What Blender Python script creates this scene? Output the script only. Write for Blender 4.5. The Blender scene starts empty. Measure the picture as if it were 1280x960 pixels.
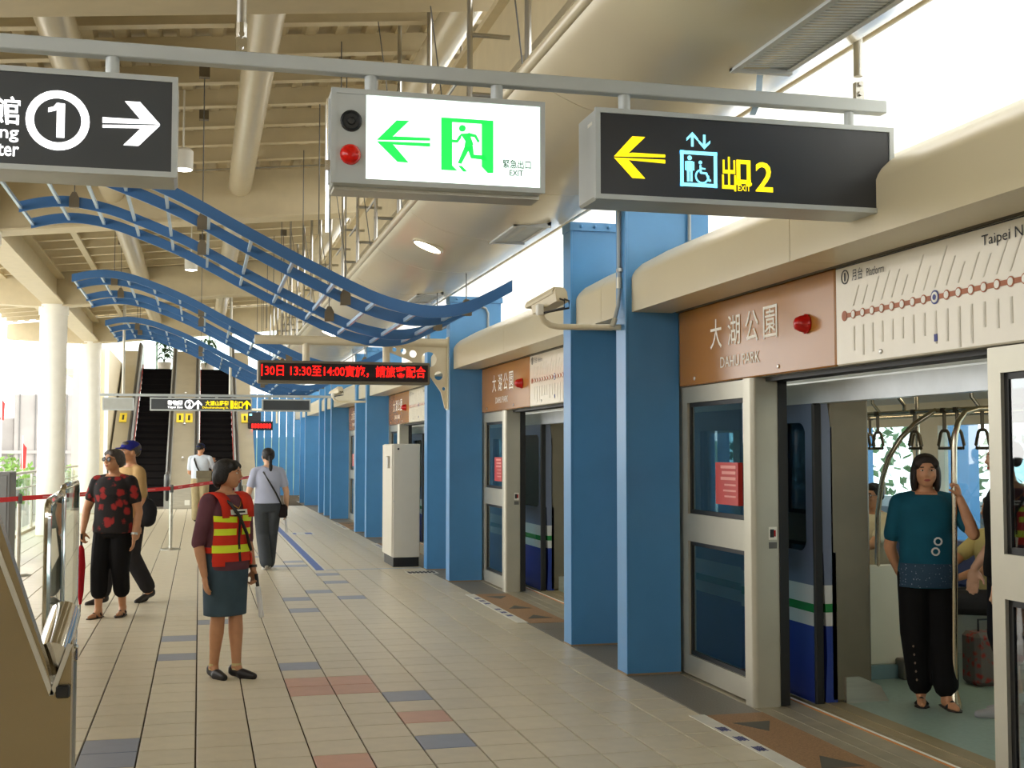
import bpy, bmesh, math, random
import numpy as np
from mathutils import Matrix, Vector, Euler
random.seed(7)
PI = math.pi
SC = bpy.context.scene
COL = SC.collection

# ------------------------------------------------------------------ camera, sky, exposure
cd = bpy.data.cameras.new('camera')
cd.sensor_width = 36.0
cd.lens = 36.0 * 1550.0 / 1280.0
cd.clip_start = 0.05
cd.clip_end = 600.0
cam = bpy.data.objects.new('camera', cd)
COL.objects.link(cam)
cam.location = (0, 0, 1.6)
cam.rotation_euler = (PI / 2 + math.atan(83 / 1550.0), 0, -math.atan(390 / 1550.0))
SC.camera = cam

wd = bpy.data.worlds.new('sky')
SC.world = wd
wd.use_nodes = True
bg = wd.node_tree.nodes['Background']
bg.inputs[0].default_value = (1.0, 0.985, 0.95, 1)
bg.inputs[1].default_value = 3.2
SC.view_settings.view_transform = 'Standard'
SC.view_settings.look = 'None'
SC.view_settings.exposure = 0.42
SC.view_settings.gamma = 1.0
SC.view_settings.use_curve_mapping = False

# ------------------------------------------------------------------ materials
def lin(c):
    return tuple((v / 255 / 12.92) if v / 255 <= 0.04045 else ((v / 255 + 0.055) / 1.055) ** 2.4 for v in c)
MATS = {}
def mat(name, rgb, rough=0.5, metal=0.0, var=0.06, scale=6.0, bump=0.0, bscale=60.0, emit=0.0, spec=0.5, stretch=None):
    if name in MATS: return MATS[name]
    m = bpy.data.materials.new(name); m.use_nodes = True
    nt = m.node_tree; b = nt.nodes['Principled BSDF']
    c = lin(rgb)
    b.inputs['Roughness'].default_value = rough
    b.inputs['Metallic'].default_value = metal
    b.inputs['Specular IOR Level'].default_value = spec
    tc = nt.nodes.new('ShaderNodeTexCoord')
    mp = nt.nodes.new('ShaderNodeMapping')
    nt.links.new(tc.outputs['Object'], mp.inputs[0])
    if stretch: mp.inputs['Scale'].default_value = stretch
    nz = nt.nodes.new('ShaderNodeTexNoise')
    nz.inputs['Scale'].default_value = scale; nz.inputs['Detail'].default_value = 4
    nt.links.new(mp.outputs[0], nz.inputs[0])
    rp = nt.nodes.new('ShaderNodeValToRGB')
    rp.color_ramp.elements[0].position = 0.3; rp.color_ramp.elements[1].position = 0.7
    rp.color_ramp.elements[0].color = tuple(max(0, v * (1 - var)) for v in c) + (1,)
    rp.color_ramp.elements[1].color = tuple(min(1, v * (1 + var)) for v in c) + (1,)
    nt.links.new(nz.outputs[0], rp.inputs[0])
    nt.links.new(rp.outputs[0], b.inputs['Base Color'])
    if bump:
        n2 = nt.nodes.new('ShaderNodeTexNoise'); n2.inputs['Scale'].default_value = bscale
        nt.links.new(mp.outputs[0], n2.inputs[0])
        bp = nt.nodes.new('ShaderNodeBump'); bp.inputs['Strength'].default_value = bump
        bp.inputs['Distance'].default_value = 0.01
        nt.links.new(n2.outputs[0], bp.inputs['Height'])
        nt.links.new(bp.outputs[0], b.inputs['Normal'])
    if emit:
        b.inputs['Emission Color'].default_value = c + (1,)
        b.inputs['Emission Strength'].default_value = emit
    MATS[name] = m
    return m

def glassmat(name, tint=(0.8, 0.9, 0.92), refl=0.12, rough=0.02):
    if name in MATS: return MATS[name]
    m = bpy.data.materials.new(name); m.use_nodes = True
    nt = m.node_tree; nt.nodes.clear()
    out = nt.nodes.new('ShaderNodeOutputMaterial')
    tr = nt.nodes.new('ShaderNodeBsdfTransparent'); tr.inputs[0].default_value = tint + (1,)
    gl = nt.nodes.new('ShaderNodeBsdfGlossy'); gl.inputs['Roughness'].default_value = rough
    lw = nt.nodes.new('ShaderNodeLayerWeight'); lw.inputs[0].default_value = 0.25
    ad = nt.nodes.new('ShaderNodeMath'); ad.operation = 'ADD'; ad.inputs[1].default_value = refl
    ad.use_clamp = True
    mx = nt.nodes.new('ShaderNodeMixShader')
    ge = nt.nodes.new('ShaderNodeNewGeometry')      # reflect on the outer face only, pass on leaving the pane
    ib = nt.nodes.new('ShaderNodeMath'); ib.operation = 'SUBTRACT'; ib.inputs[0].default_value = 1.0
    ml = nt.nodes.new('ShaderNodeMath'); ml.operation = 'MULTIPLY'
    nt.links.new(ge.outputs['Backfacing'], ib.inputs[1])
    nt.links.new(lw.outputs['Fresnel'], ad.inputs[0]); nt.links.new(ad.outputs[0], ml.inputs[0]); nt.links.new(ib.outputs[0], ml.inputs[1])
    nt.links.new(ml.outputs[0], mx.inputs[0])
    nt.links.new(tr.outputs[0], mx.inputs[1]); nt.links.new(gl.outputs[0], mx.inputs[2])
    nt.links.new(mx.outputs[0], out.inputs[0])
    MATS[name] = m
    return m

def translucent(name, rgb, f=0.6):
    m = bpy.data.materials.new(name); m.use_nodes = True
    nt = m.node_tree; nt.nodes.clear()
    out = nt.nodes.new('ShaderNodeOutputMaterial')
    a = nt.nodes.new('ShaderNodeBsdfTranslucent'); b = nt.nodes.new('ShaderNodeBsdfDiffuse')
    nz = nt.nodes.new('ShaderNodeTexNoise'); nz.inputs['Scale'].default_value = 1.5
    rp = nt.nodes.new('ShaderNodeValToRGB'); c = lin(rgb)
    rp.color_ramp.elements[0].color = tuple(v * 0.95 for v in c) + (1,); rp.color_ramp.elements[1].color = c + (1,)
    nt.links.new(nz.outputs[0], rp.inputs[0])
    for s in (a, b): nt.links.new(rp.outputs[0], s.inputs[0])
    mx = nt.nodes.new('ShaderNodeMixShader'); mx.inputs[0].default_value = 1 - f
    nt.links.new(a.outputs[0], mx.inputs[1]); nt.links.new(b.outputs[0], mx.inputs[2]); nt.links.new(mx.outputs[0], out.inputs[0])
    MATS[name] = m
    return m

def vcmat(name, cells, rough=0.8, scale=14.0, base='voronoi'):
    """printed cloth: blobs of one colour on another"""
    m = bpy.data.materials.new(name); m.use_nodes = True
    nt = m.node_tree; b = nt.nodes['Principled BSDF']; b.inputs['Roughness'].default_value = rough
    tc = nt.nodes.new('ShaderNodeTexCoord')
    nz = nt.nodes.new('ShaderNodeTexNoise'); nz.inputs['Scale'].default_value = 30
    mixv = nt.nodes.new('ShaderNodeMixRGB'); mixv.inputs[0].default_value = 0.04
    nt.links.new(tc.outputs['Object'], nz.inputs[0]); nt.links.new(tc.outputs['Object'], mixv.inputs[1]); nt.links.new(nz.outputs['Color'], mixv.inputs[2])
    v = nt.nodes.new('ShaderNodeTexVoronoi'); v.inputs['Scale'].default_value = scale
    nt.links.new(mixv.outputs[0], v.inputs[0])
    rp = nt.nodes.new('ShaderNodeValToRGB'); e = rp.color_ramp.elements
    e[0].color = lin(cells[0]) + (1,); e[0].position = cells[2]
    e[1].color = lin(cells[1]) + (1,); e[1].position = cells[3]
    nt.links.new(v.outputs['Distance'], rp.inputs[0]); nt.links.new(rp.outputs[0], b.inputs['Base Color'])
    MATS[name] = m
    return m

CREAM = mat('cream_paint', (218, 206, 176), 0.45, var=0.03)
BEAM = mat('beam_paint', (212, 198, 164), 0.5, var=0.04)
DECK = mat('roof_deck', (194, 178, 142), 0.55, var=0.08)
WHITE = mat('white_paint', (238, 236, 226), 0.45, var=0.03)
BLUE = mat('blue_paint', (80, 142, 196), 0.32, var=0.05, scale=3, bump=0.05, bscale=160)
BLUELAT = mat('lattice_blue', (58, 106, 160), 0.35, var=0.05, scale=3)
LATRUNG = mat('lattice_rung', (176, 202, 226), 0.3, 0.3)
STEEL = mat('stainless_steel', (190, 188, 182), 0.28, 1.0, var=0.08, scale=4)
STEELB = mat('brushed_steel', (196, 192, 180), 0.35, 0.85, var=0.08, scale=3, stretch=(1, 1, 12))
CHROME = mat('chrome', (225, 225, 225), 0.08, 1.0, var=0.03)
GREYPAINT = mat('grey_paint', (150, 158, 162), 0.4, 0.2, var=0.03)
DARKGREY = mat('dark_grey_paint', (96, 96, 94), 0.5)
BLACK = mat('black_rubber', (16, 16, 17), 0.5)
RED = mat('red_plastic', (190, 14, 12), 0.25)
REDTAPE = mat('red_webbing', (222, 30, 36), 0.6)
BROWN = mat('brown_panel', (166, 112, 46), 0.22, 0.0, var=0.05, scale=1.5)
MAPW = mat('map_panel', (226, 218, 198), 0.25, var=0.02)
GRANITE = mat('granite', (118, 114, 104), 0.5, var=0.22, scale=90)
TACT = mat('brown_granite', (150, 116, 82), 0.6, var=0.3, scale=120)
GLASS = glassmat('clear_glass')
GLASSD = glassmat('tinted_glass', (0.52, 0.66, 0.70), 0.2)
GLASSV = glassmat('pale_glass', (0.86, 0.94, 0.92), 0.06)
INK = mat('black_ink', (30, 30, 32), 0.6)
GREYINK = mat('grey_ink', (213, 207, 191), 0.6)
YEL = mat('yellow_film', (240, 214, 60), 0.5)

# ------------------------------------------------------------------ mesh helpers
class MB:
    def __init__(self): self.v = []; self.f = []
    def add(self, vs, fs):
        n = len(self.v); self.v += [tuple(map(float, p)) for p in vs]; self.f += [tuple(i + n for i in f) for f in fs]; return self
    def box(self, x0, x1, y0, y1, z0, z1):
        vs = [(x, y, z) for z in (z0, z1) for y in (y0, y1) for x in (x0, x1)]
        return self.add(vs, [(0, 2, 3, 1), (4, 5, 7, 6), (0, 1, 5, 4), (2, 6, 7, 3), (0, 4, 6, 2), (1, 3, 7, 5)])
    def bbox(self, x0, x1, y0, y1, z0, z1, b=0.01):
        """box with chamfered edges"""
        bm = bmesh.new()
        bmesh.ops.create_cube(bm, size=1.0)
        for v in bm.verts:
            v.co = Vector(((x0 + x1) / 2 + v.co.x * (x1 - x0), (y0 + y1) / 2 + v.co.y * (y1 - y0), (z0 + z1) / 2 + v.co.z * (z1 - z0)))
        bmesh.ops.bevel(bm, geom=bm.edges[:], offset=b, segments=1, affect='EDGES')
        bm.verts.index_update()
        self.add([v.co for v in bm.verts], [[v.index for v in f.verts] for f in bm.faces]); bm.free(); return self
    def prism(self, pts, axis, a0, a1):
        """polygon pts (2D) extruded along axis; axis x: pts=(y,z), y: (x,z), z: (x,y)"""
        n = len(pts)
        def P(p, a):
            return (a, p[0], p[1]) if axis == 'x' else ((p[0], a, p[1]) if axis == 'y' else (p[0], p[1], a))
        vs = [P(p, a0) for p in pts] + [P(p, a1) for p in pts]
        fs = [tuple(range(n)), tuple(range(2 * n - 1, n - 1, -1))] + [(i, i + n, (i + 1) % n + n, (i + 1) % n) for i in range(n)]
        return self.add(vs, fs)
    def tube(self, path, r, n=10, closed=False, caps=True):
        P = [Vector(p) for p in path]; m = len(P)
        rs = r if isinstance(r, (list, tuple)) else [r] * m
        vs = []; up = None
        for i in range(m):
            a = P[(i - 1) % m] if (i > 0 or closed) else P[i]; b = P[(i + 1) % m] if (i < m - 1 or closed) else P[i]
            t = (b - a).normalized()
            if up is None:
                up = Vector((0, 0, 1)) if abs(t.z) < 0.9 else Vector((1, 0, 0))
            s = t.cross(up).normalized(); up = s.cross(t).normalized()
            for k in range(n):
                q = 2 * PI * k / n
                vs.append(P[i] + (s * math.cos(q) + up * math.sin(q)) * rs[i])
        fs = []
        for i in range(m if closed else m - 1):
            for k in range(n):
                j = (i + 1) % m
                fs.append((i * n + k, i * n + (k + 1) % n, j * n + (k + 1) % n, j * n + k))
        if caps and not closed:
            fs.append(tuple(range(n - 1, -1, -1))); fs.append(tuple((m - 1) * n + k for k in range(n)))
        return self.add(vs, fs)
    def lathe(self, prof, c=(0, 0, 0), n=20, axis='z'):
        """prof list of (r, h) along axis through c"""
        vs = []
        for r, h in prof:
            for k in range(n):
                q = 2 * PI * k / n; a, b = r * math.cos(q), r * math.sin(q)
                p = (a, b, h) if axis == 'z' else ((a, h, b) if axis == 'y' else (h, a, b))
                vs.append((p[0] + c[0], p[1] + c[1], p[2] + c[2]))
        m = len(prof)
        fs = [(i * n + k, i * n + (k + 1) % n, (i + 1) * n + (k + 1) % n, (i + 1) * n + k) for i in range(m - 1) for k in range(n)]
        fs += [tuple(range(n - 1, -1, -1)), tuple((m - 1) * n + k for k in range(n))]
        return self.add(vs, fs)
    def ribbon(self, pts, w, t, normal='y'):
        """flat bar following pts in space, w along world normal axis 'y' or 'z', t thickness"""
        return self
    def quad(self, a, b, c, d): return self.add([a, b, c, d], [(0, 1, 2, 3)])

def fixn(me):
    bm = bmesh.new(); bm.from_mesh(me); bmesh.ops.recalc_face_normals(bm, faces=bm.faces[:]); bm.to_mesh(me); bm.free()

def mkmesh(name, mb, m, smooth=False, recalc=True):
    me = bpy.data.meshes.new(name)
    me.from_pydata(mb.v, [], mb.f)
    if recalc: fixn(me)
    me.materials.append(m)
    if smooth:
        me.polygons.foreach_set('use_smooth', [True] * len(me.polygons))
        try: me.set_sharp_from_angle(angle=math.radians(40))
        except Exception: pass
    me.update()
    return me

def obj(name, mb, m, parent=None, smooth=False, world=True):
    """one mesh object; geometry in world space unless world=False (then in the parent's space)"""
    me = mb if isinstance(mb, bpy.types.Mesh) else mkmesh(name, mb, m, smooth)
    o = bpy.data.objects.new(name, me); COL.objects.link(o)
    if parent is not None:
        o.parent = parent
        if world: o.matrix_parent_inverse = wm(parent).inverted()
    return o
def wm(o):
    m = o.matrix_basis.copy()
    return (wm(o.parent) @ o.matrix_parent_inverse @ m) if o.parent else m

def tag(o, label, cat, group=None):
    o['label'] = label; o['category'] = cat
    if group: o['group'] = group
    return o
def thing(name, label, cat, loc=(0, 0, 0), rotz=0.0, group=None):
    o = bpy.data.objects.new(name, None); COL.objects.link(o)
    o.empty_display_size = 0.1
    o.location = loc; o.rotation_euler = (0, 0, rotz)
    return tag(o, label, cat, group)
def struct(name, mb=None, m=None, label=None, smooth=False):
    if mb is None:
        o = bpy.data.objects.new(name, None); COL.objects.link(o)
    else: o = obj(name, mb, m, None, smooth)
    o['kind'] = 'structure'
    if label: o['label'] = label
    return o
def inst(src, parent=None, off=(0, 0, 0), name=None):
    o = src.copy(); COL.objects.link(o)
    if parent is not None: o.parent = parent
    o.location = Vector(src.location) + Vector(off)
    return o
def copy_tree(o, parent=None):
    c = o.copy(); COL.objects.link(c)
    if parent is not None:
        mpi = o.matrix_parent_inverse.copy(); mb_ = o.matrix_basis.copy()
        c.parent = parent; c.matrix_parent_inverse = mpi; c.matrix_basis = mb_
    for ch in list(o.children): copy_tree(ch, c)
    return c

TEXTC = {}
def text(s, size, m, loc, facing, parent, width=None, bold=0.0, name='lettering', center=True, depth=0.001, height=None):
    """flat lettering; facing '-y' or '-x' ; loc = centre (or left-baseline) in world space"""
    key = (s, bold)
    cu = bpy.data.curves.new(name, 'FONT'); cu.body = s; cu.size = 1.0; cu.offset = bold
    cu.align_x = 'LEFT'; cu.extrude = 0.0; cu.resolution_u = 3
    to = bpy.data.objects.new(name, cu); COL.objects.link(to)
    dg = bpy.context.evaluated_depsgraph_get()
    me = bpy.data.meshes.new_from_object(to.evaluated_get(dg))
    bpy.data.objects.remove(to); bpy.data.curves.remove(cu)
    n = len(me.vertices)
    if n == 0: return None
    co = np.empty(n * 3); me.vertices.foreach_get('co', co); co = co.reshape(-1, 3)
    lo = co.min(0); hi = co.max(0)
    sy = size if height is None else height / max(1e-6, hi[1] - lo[1])
    sx = sy if width is None else width / max(1e-6, (hi[0] - lo[0]))
    co[:, 0] *= sx; co[:, 1] *= sy
    if center:
        co[:, 0] -= (lo[0] + hi[0]) / 2 * sx; co[:, 1] -= (lo[1] + hi[1]) / 2 * sy
    me.vertices.foreach_set('co', co.reshape(-1)); me.update()
    me.materials.clear(); me.materials.append(m)
    o = bpy.data.objects.new(name, me); COL.objects.link(o)
    R = Euler((PI / 2, 0, 0)) if facing == '-y' else (Euler((PI / 2, 0, -PI / 2)) if facing == '-x' else Euler((0, 0, 0) if facing == 'z' else (0, 0, -PI / 2)))
    o.matrix_basis = Matrix.Translation(loc) @ R.to_matrix().to_4x4()
    if parent is not None:
        o.parent = parent; o.matrix_parent_inverse = wm(parent).inverted()
    return o

def flat(name, polys, m, loc, facing, parent, z=0.0015):
    """thin printed shape(s): polys are lists of 2D points (x right, y up) in metres about loc"""
    mb = MB()
    for k, p in enumerate(polys):
        n = len(p); mb.add([(x, y, 0) for x, y in p] + [(x, y, z) for x, y in p],
               [tuple(range(n - 1, -1, -1)), tuple(range(n, 2 * n))] + [(i, (i + 1) % n, (i + 1) % n + n, i + n) for i in range(n)])
    me = mkmesh(name, mb, m)
    o = bpy.data.objects.new(name, me); COL.objects.link(o)
    R = Euler((PI / 2, 0, 0)) if facing == '-y' else (Euler((PI / 2, 0, -PI / 2)) if facing == '-x' else Euler((0, 0, 0) if facing == 'z' else (0, 0, -PI / 2)))
    o.matrix_basis = Matrix.Translation(loc) @ R.to_matrix().to_4x4()
    if parent is not None:
        o.parent = parent; o.matrix_parent_inverse = wm(parent).inverted()
    return o
def circ(cx, cy, r, n=20): return [(cx + r * math.cos(2 * PI * k / n), cy + r * math.sin(2 * PI * k / n)) for k in range(n)]
def rectp(x0, y0, x1, y1): return [(x0, y0), (x1, y0), (x1, y1), (x0, y1)]
def ring(cx, cy, r0, r1, n=24):
    out = []
    for k in range(n):
        a, b = 2 * PI * k / n, 2 * PI * (k + 1) / n
        out.append([(cx + r0 * math.cos(a), cy + r0 * math.sin(a)), (cx + r1 * math.cos(a), cy + r1 * math.sin(a)),
                    (cx + r1 * math.cos(b), cy + r1 * math.sin(b)), (cx + r0 * math.cos(b), cy + r0 * math.sin(b))])
    return out
def stroke(pts, w):
    out = []
    for (ax, ay), (bx, by) in zip(pts[:-1], pts[1:]):
        d = math.hypot(bx - ax, by - ay) or 1e-6; nx, ny = -(by - ay) / d * w / 2, (bx - ax) / d * w / 2
        out.append([(ax - nx, ay - ny), (bx - nx, by - ny), (bx + nx, by + ny), (ax + nx, ay + ny)])
    for p in pts[1:-1]: out.append(circ(p[0], p[1], w / 2, 10))
    return out
# ------------------------------------------------------------------ floor of square tiles
TX, TY, TY0 = 0.297, 0.325, 0.155
def tilemat(name, rgb, var):
    m = mat(name, rgb, 0.34, var=0.05, scale=9, bump=0.02, bscale=200)
    nt = m.node_tree; b = nt.nodes['Principled BSDF']
    oi = nt.nodes.new('ShaderNodeObjectInfo'); mr = nt.nodes.new('ShaderNodeMapRange')
    mr.inputs['To Min'].default_value = 1 - var; mr.inputs['To Max'].default_value = 1 + var
    hs = nt.nodes.new('ShaderNodeHueSaturation')
    nt.links.new(oi.outputs['Random'], mr.inputs[0]); nt.links.new(mr.outputs[0], hs.inputs['Value'])
    src = b.inputs['Base Color'].links[0].from_socket
    nt.links.new(src, hs.inputs['Color']); nt.links.new(hs.outputs[0], b.inputs['Base Color'])
    return m
TILE = tilemat('beige_tile', (208, 198, 174), 0.04)
TILEB = tilemat('blue_grey_tile', (138, 146, 164), 0.04)
TILER = tilemat('pink_tile', (202, 156, 132), 0.04)
GROUT = mat('grout', (84, 74, 58), 0.9, spec=0.1)
floor = struct('floor', MB().box(-3.5, 3.74, -8, 52, -0.3, -0.012), GROUT, 'beige tiled station platform floor')
def tile_shape(w, d):
    g, c = 0.0050, 0.0015
    a, b = w / 2 - g, d / 2 - g
    vs = [(-a, -b, -0.012), (a, -b, -0.012), (a, b, -0.012), (-a, b, -0.012), (-a, -b, -c), (a, -b, -c), (a, b, -c), (-a, b, -c),
          (-a + c, -b + c, 0), (a - c, -b + c, 0), (a - c, b - c, 0), (-a + c, b - c, 0)]
    fs = [(8, 9, 10, 11)]
    for i in range(4):
        j = (i + 1) % 4
        fs += [(i, j, j + 4, i + 4), (i + 4, j + 4, j + 8, i + 8)]
    return vs, fs
special = {}
for col, pts in (('b', [(-.45, 7.005), (-.44, 6.70), (-.142, 11.131), (-.134, 10.179), (.156, 12.09), (1.051, 12.647), (.755, 9.468), (1.342, 8.118), (1.333, 6.818),
                        (1.373, 18.26), (1.377, 17.43), (1.12, 17.49), (1.66, 16.11), (1.648, 15.15), (1.351, 14.18), (1.055, 13.58), (1.653, 13.53), (1.063, 19.92), (.88, 19.15)]),
                 ('r', [(.72, 8.80), (.72, 8.48), (1.03, 8.80), (1.03, 8.48), (1.343, 7.475), (.75, 6.54)])):
    for x, y in pts: special[(math.floor(x / TX), math.floor((y - TY0) / TY))] = col
vs, fs = tile_shape(TX, TY)
tm = {}
for k, m in (('n', TILE), ('b', TILEB), ('r', TILER)):
    mb = MB().add(vs, fs); tm[k] = mkmesh('tile', mb, m, recalc=False)
cells = [(i, j) for j in range(-25, 112) for i in range(-11, 10)]
def inview(i, j):
    x, y = (i + .5) * TX, TY0 + (j + .5) * TY
    a = math.atan2(x, y) - math.atan(390 / 1550.0)
    return y > 5.6 and -0.37 < math.tan(a) < 0.40
near = sorted([c for c in cells if inview(*c)], key=lambda c: c[1])
near = near[:292]
near_set = set(near)
for c in near:
    o = bpy.data.objects.new('tile', tm[special.get(c, 'n')]); COL.objects.link(o)
    o.location = ((c[0] + .5) * TX, TY0 + (c[1] + .5) * TY, 0); o.parent = floor
V = []; F = []; MI = []
for c in cells:
    if c in near_set: continue
    ox, oy = (c[0] + .5) * TX, TY0 + (c[1] + .5) * TY
    n = len(V); V += [(x + ox, y + oy, z) for x, y, z in vs]; F += [tuple(q + n for q in f) for f in fs]
    MI += [{'n': 0, 'b': 1, 'r': 2}[special.get(c, 'n')]] * len(fs)
me = bpy.data.meshes.new('tile_field'); me.from_pydata(V, [], F)
for m in (TILE, TILEB, TILER): me.materials.append(m)
me.polygons.foreach_set('material_index', MI); me.update()
o = bpy.data.objects.new('tile_field', me); COL.objects.link(o); o.parent = floor; o['kind'] = 'stuff'
# granite strip, threshold and platform edge
for k in range(19):
    obj('granite_slab', MB().bbox(2.975, 3.36, -6 + k * 2.4 + .004, -6 + (k + 1) * 2.4 - .004, -0.02, 0.0, 0.003), GRANITE, floor)
obj('threshold', MB().box(3.36, 3.70, -8, 44, -0.1, 0.002).box(3.45, 3.455, -8, 44, 0.002, 0.004).box(3.56, 3.565, -8, 44, 0.002, 0.004), mat('threshold_metal', (168, 160, 138), 0.45, 0.4, var=0.12), floor)
obj('edge_strip', MB().box(3.70, 3.712, -8, 44, -0.1, 0.006), mat('orange_edge', (196, 124, 50), 0.5), floor)
obj('edge_strip', MB().box(3.712, 3.735, -8, 44, -0.1, 0.006), WHITE, floor)
obj('underbed', MB().box(3.3, 3.72, -8, 44, -1.4, -0.1), DARKGREY, floor)

# ------------------------------------------------------------------ roof
ceil = struct('ceiling', label='cream steel roof with girders, tubes, purlins and ribbed deck')
SL = 0.10
def zr(x, base): return base + SL * x
# ribbed deck
prof = []
x = -4.7
while x < 3.3:
    prof += [(x, 0.0), (x + .10, 0.0), (x + .13, .05), (x + .25, .05)]
    x += .28
pts = [(a, 5.37 + b + SL * a) for a, b in prof] + [(3.3, 5.7), (3.3, 5.9), (-4.7, 5.1)]
obj('roof_deck', MB().prism(pts, 'y', -8, 34.0), DECK, ceil)
GY = (-8.05, 0.15, 8.4, 16.65, 24.9, 33.15)
for gy in GY:
    zb = 4.60
    P = [(-4.7, zr(-4.7, zb) + .25), (-2.9, zr(-2.9, zb)), (3.1, zr(3.1, zb)), (3.1, zr(3.1, zb) + .62), (-4.7, zr(-4.7, zb) + .62)]
    g_ = obj('girder', MB().prism(P, 'y', gy - .17, gy + .17), BEAM, ceil)
    obj('flange', MB().prism([(-2.9, zr(-2.9, zb) - .02), (3.1, zr(3.1, zb) - .02), (3.1, zr(3.1, zb) + .01), (-2.9, zr(-2.9, zb) + .01)], 'y', gy - .21, gy + .21), BEAM, g_)
y = -7.4
pm = None
while y < 33.6:
    if min(abs(y - gy) for gy in GY) > .3:
        P = [(-4.6, zr(-4.6, 5.22)), (3.2, zr(3.2, 5.22)), (3.2, zr(3.2, 5.38)), (-4.6, zr(-4.6, 5.38))]
        if pm is None:
            mb = MB().prism(P, 'y', -.035, .035).prism([(a, b if k > 1 else b) for k, (a, b) in enumerate([(-4.6, zr(-4.6, 5.20)), (3.2, zr(3.2, 5.20)), (3.2, zr(3.2, 5.225)), (-4.6, zr(-4.6, 5.225))])], 'y', -.035, .075)
            pm = mkmesh('purlin', mb, BEAM)
        o = obj('purlin', pm, BEAM, ceil); o.location = (0, y, 0)
    y += .86
for k in range(len(GY) - 1):
    for xx in (-1.12, .47, 2.05):
        a, b = GY[k] + .15, GY[k + 1] - .15
        obj('roof_tube', MB().tube([(xx, a, zr(xx, 5.02)), (xx, b, zr(xx, 5.02))], .15, 20), mat('tube_paint', (208, 196, 168), 0.25, 0.1, var=0.02), ceil, True)
obj('eave_beam', MB().prism([(-2.9, 4.36), (-2.52, 4.36), (-2.52, 4.40), (-2.66, 4.40), (-2.66, 4.84), (-2.52, 4.84), (-2.52, 4.88), (-2.9, 4.88), (-2.9, 4.84), (-2.76, 4.84), (-2.76, 4.40), (-2.9, 4.40)], 'y', -8, 34), BEAM, ceil)
for xx in (-1.95, -3.6):
    obj('bracing', MB().box(xx - .05, xx + .05, -8, 34, zr(xx, 5.17), zr(xx, 5.22)), BEAM, ceil)
# longitudinal girder beside the soffit
obj('long_girder', MB().box(1.97, 2.03, -8, 35, 4.05, 4.62).box(1.9, 2.1, -8, 35, 4.03, 4.06).box(1.9, 2.1, -8, 35, 4.6, 4.64), BEAM, ceil)
# drip line pipe along each girder
for gy in GY[1:]:
    obj('conduit', MB().tube([(-2.6, gy - .2, zr(-2.6, 5.24)), (1.8, gy - .2, zr(1.8, 5.24))], .012, 6), STEEL, ceil)

# ------------------------------------------------------------------ curved soffit hung over the platform edge
soff = struct('trim_2', label='long cream curved metal soffit hung below the roof')
low = [(1.64, 3.575), (1.655, 3.545), (1.70, 3.51), (1.80, 3.455), (1.92, 3.405), (2.08, 3.365), (2.29, 3.34), (2.45, 3.342), (2.60, 3.365), (2.75, 3.41), (2.88, 3.465), (2.97, 3.52), (3.02, 3.57)]
up_ = [(3.01, 3.63), (2.96, 3.62), (2.85, 3.54), (2.6, 3.44), (2.3, 3.41), (2.0, 3.45), (1.75, 3.56), (1.70, 3.62), (1.66, 3.62)]
SOFM = mat('soffit_paint', (222, 211, 182), 0.2, 0.0, var=0.02, scale=2, spec=0.8)
L = 1.9
mbs = MB().prism(low + up_, 'y', -L / 2 + .004, L / 2 - .004)
sm = mkmesh('soffit_panel', mbs, SOFM, True)
for k in range(23):
    o = obj('soffit_panel', sm, SOFM, soff); o.location = (0, -6.2 + k * L, 0)
obj('edge_pipe', MB().tube([(3.045, -7, 3.575), (3.045, 36.5, 3.575)], .03, 10), SOFM, soff, True)
obj('edge_pipe', MB().tube([(1.64, -7, 3.60), (1.64, 36.5, 3.60)], .035, 10), SOFM, soff, True)
obj('gutter', MB().box(1.8, 2.85, -7, 36.5, 3.60, 3.62), DARKGREY, soff)
# hanger rods and ties
rod = mkmesh('hanger_rod', MB().tube([(0, 0, 3.6), (0, 0, 5.45)], .019, 10), STEEL, True)
rod2 = mkmesh('hanger_rod', MB().tube([(0, 0, 3.6), (0, 0, 5.5)], .012, 8), STEEL, True)
tie = mkmesh('tie_bar', MB().tube([(1.68, 0, 0), (2.35, 0, 0)], .016, 8), STEEL, True)
for k in range(20):
    yy = 3.4 + k * 1.5
    o = obj('hanger_rod', rod, STEEL, soff); o.location = (1.70, yy, 0)
    o = obj('hanger_rod', rod2, STEEL, soff); o.location = (2.35, yy + .4, 0)
    if yy > 7:
        for zz in (3.95, 4.35):
            o = obj('tie_bar', tie, STEEL, soff); o.location = (0, yy, zz)
            if zz > 4: continue
            obj('tie_bar', MB().tube([(1.70, yy, 4.15), (1.70, yy + .75, 4.15)], .012, 6), STEEL, soff)
for k in range(12):
    yy = 4.2 + k * 2.1
    obj('cable', MB().tube([(1.45, yy, 5.3), (1.72, yy + .25, 3.63)], .005, 5), DARKGREY, soff)
    obj('cable', MB().tube([(1.2, yy + .6, 5.3), (1.2, yy + .6, 3.9)], .006, 5), DARKGREY, soff) if k > 2 else None

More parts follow.
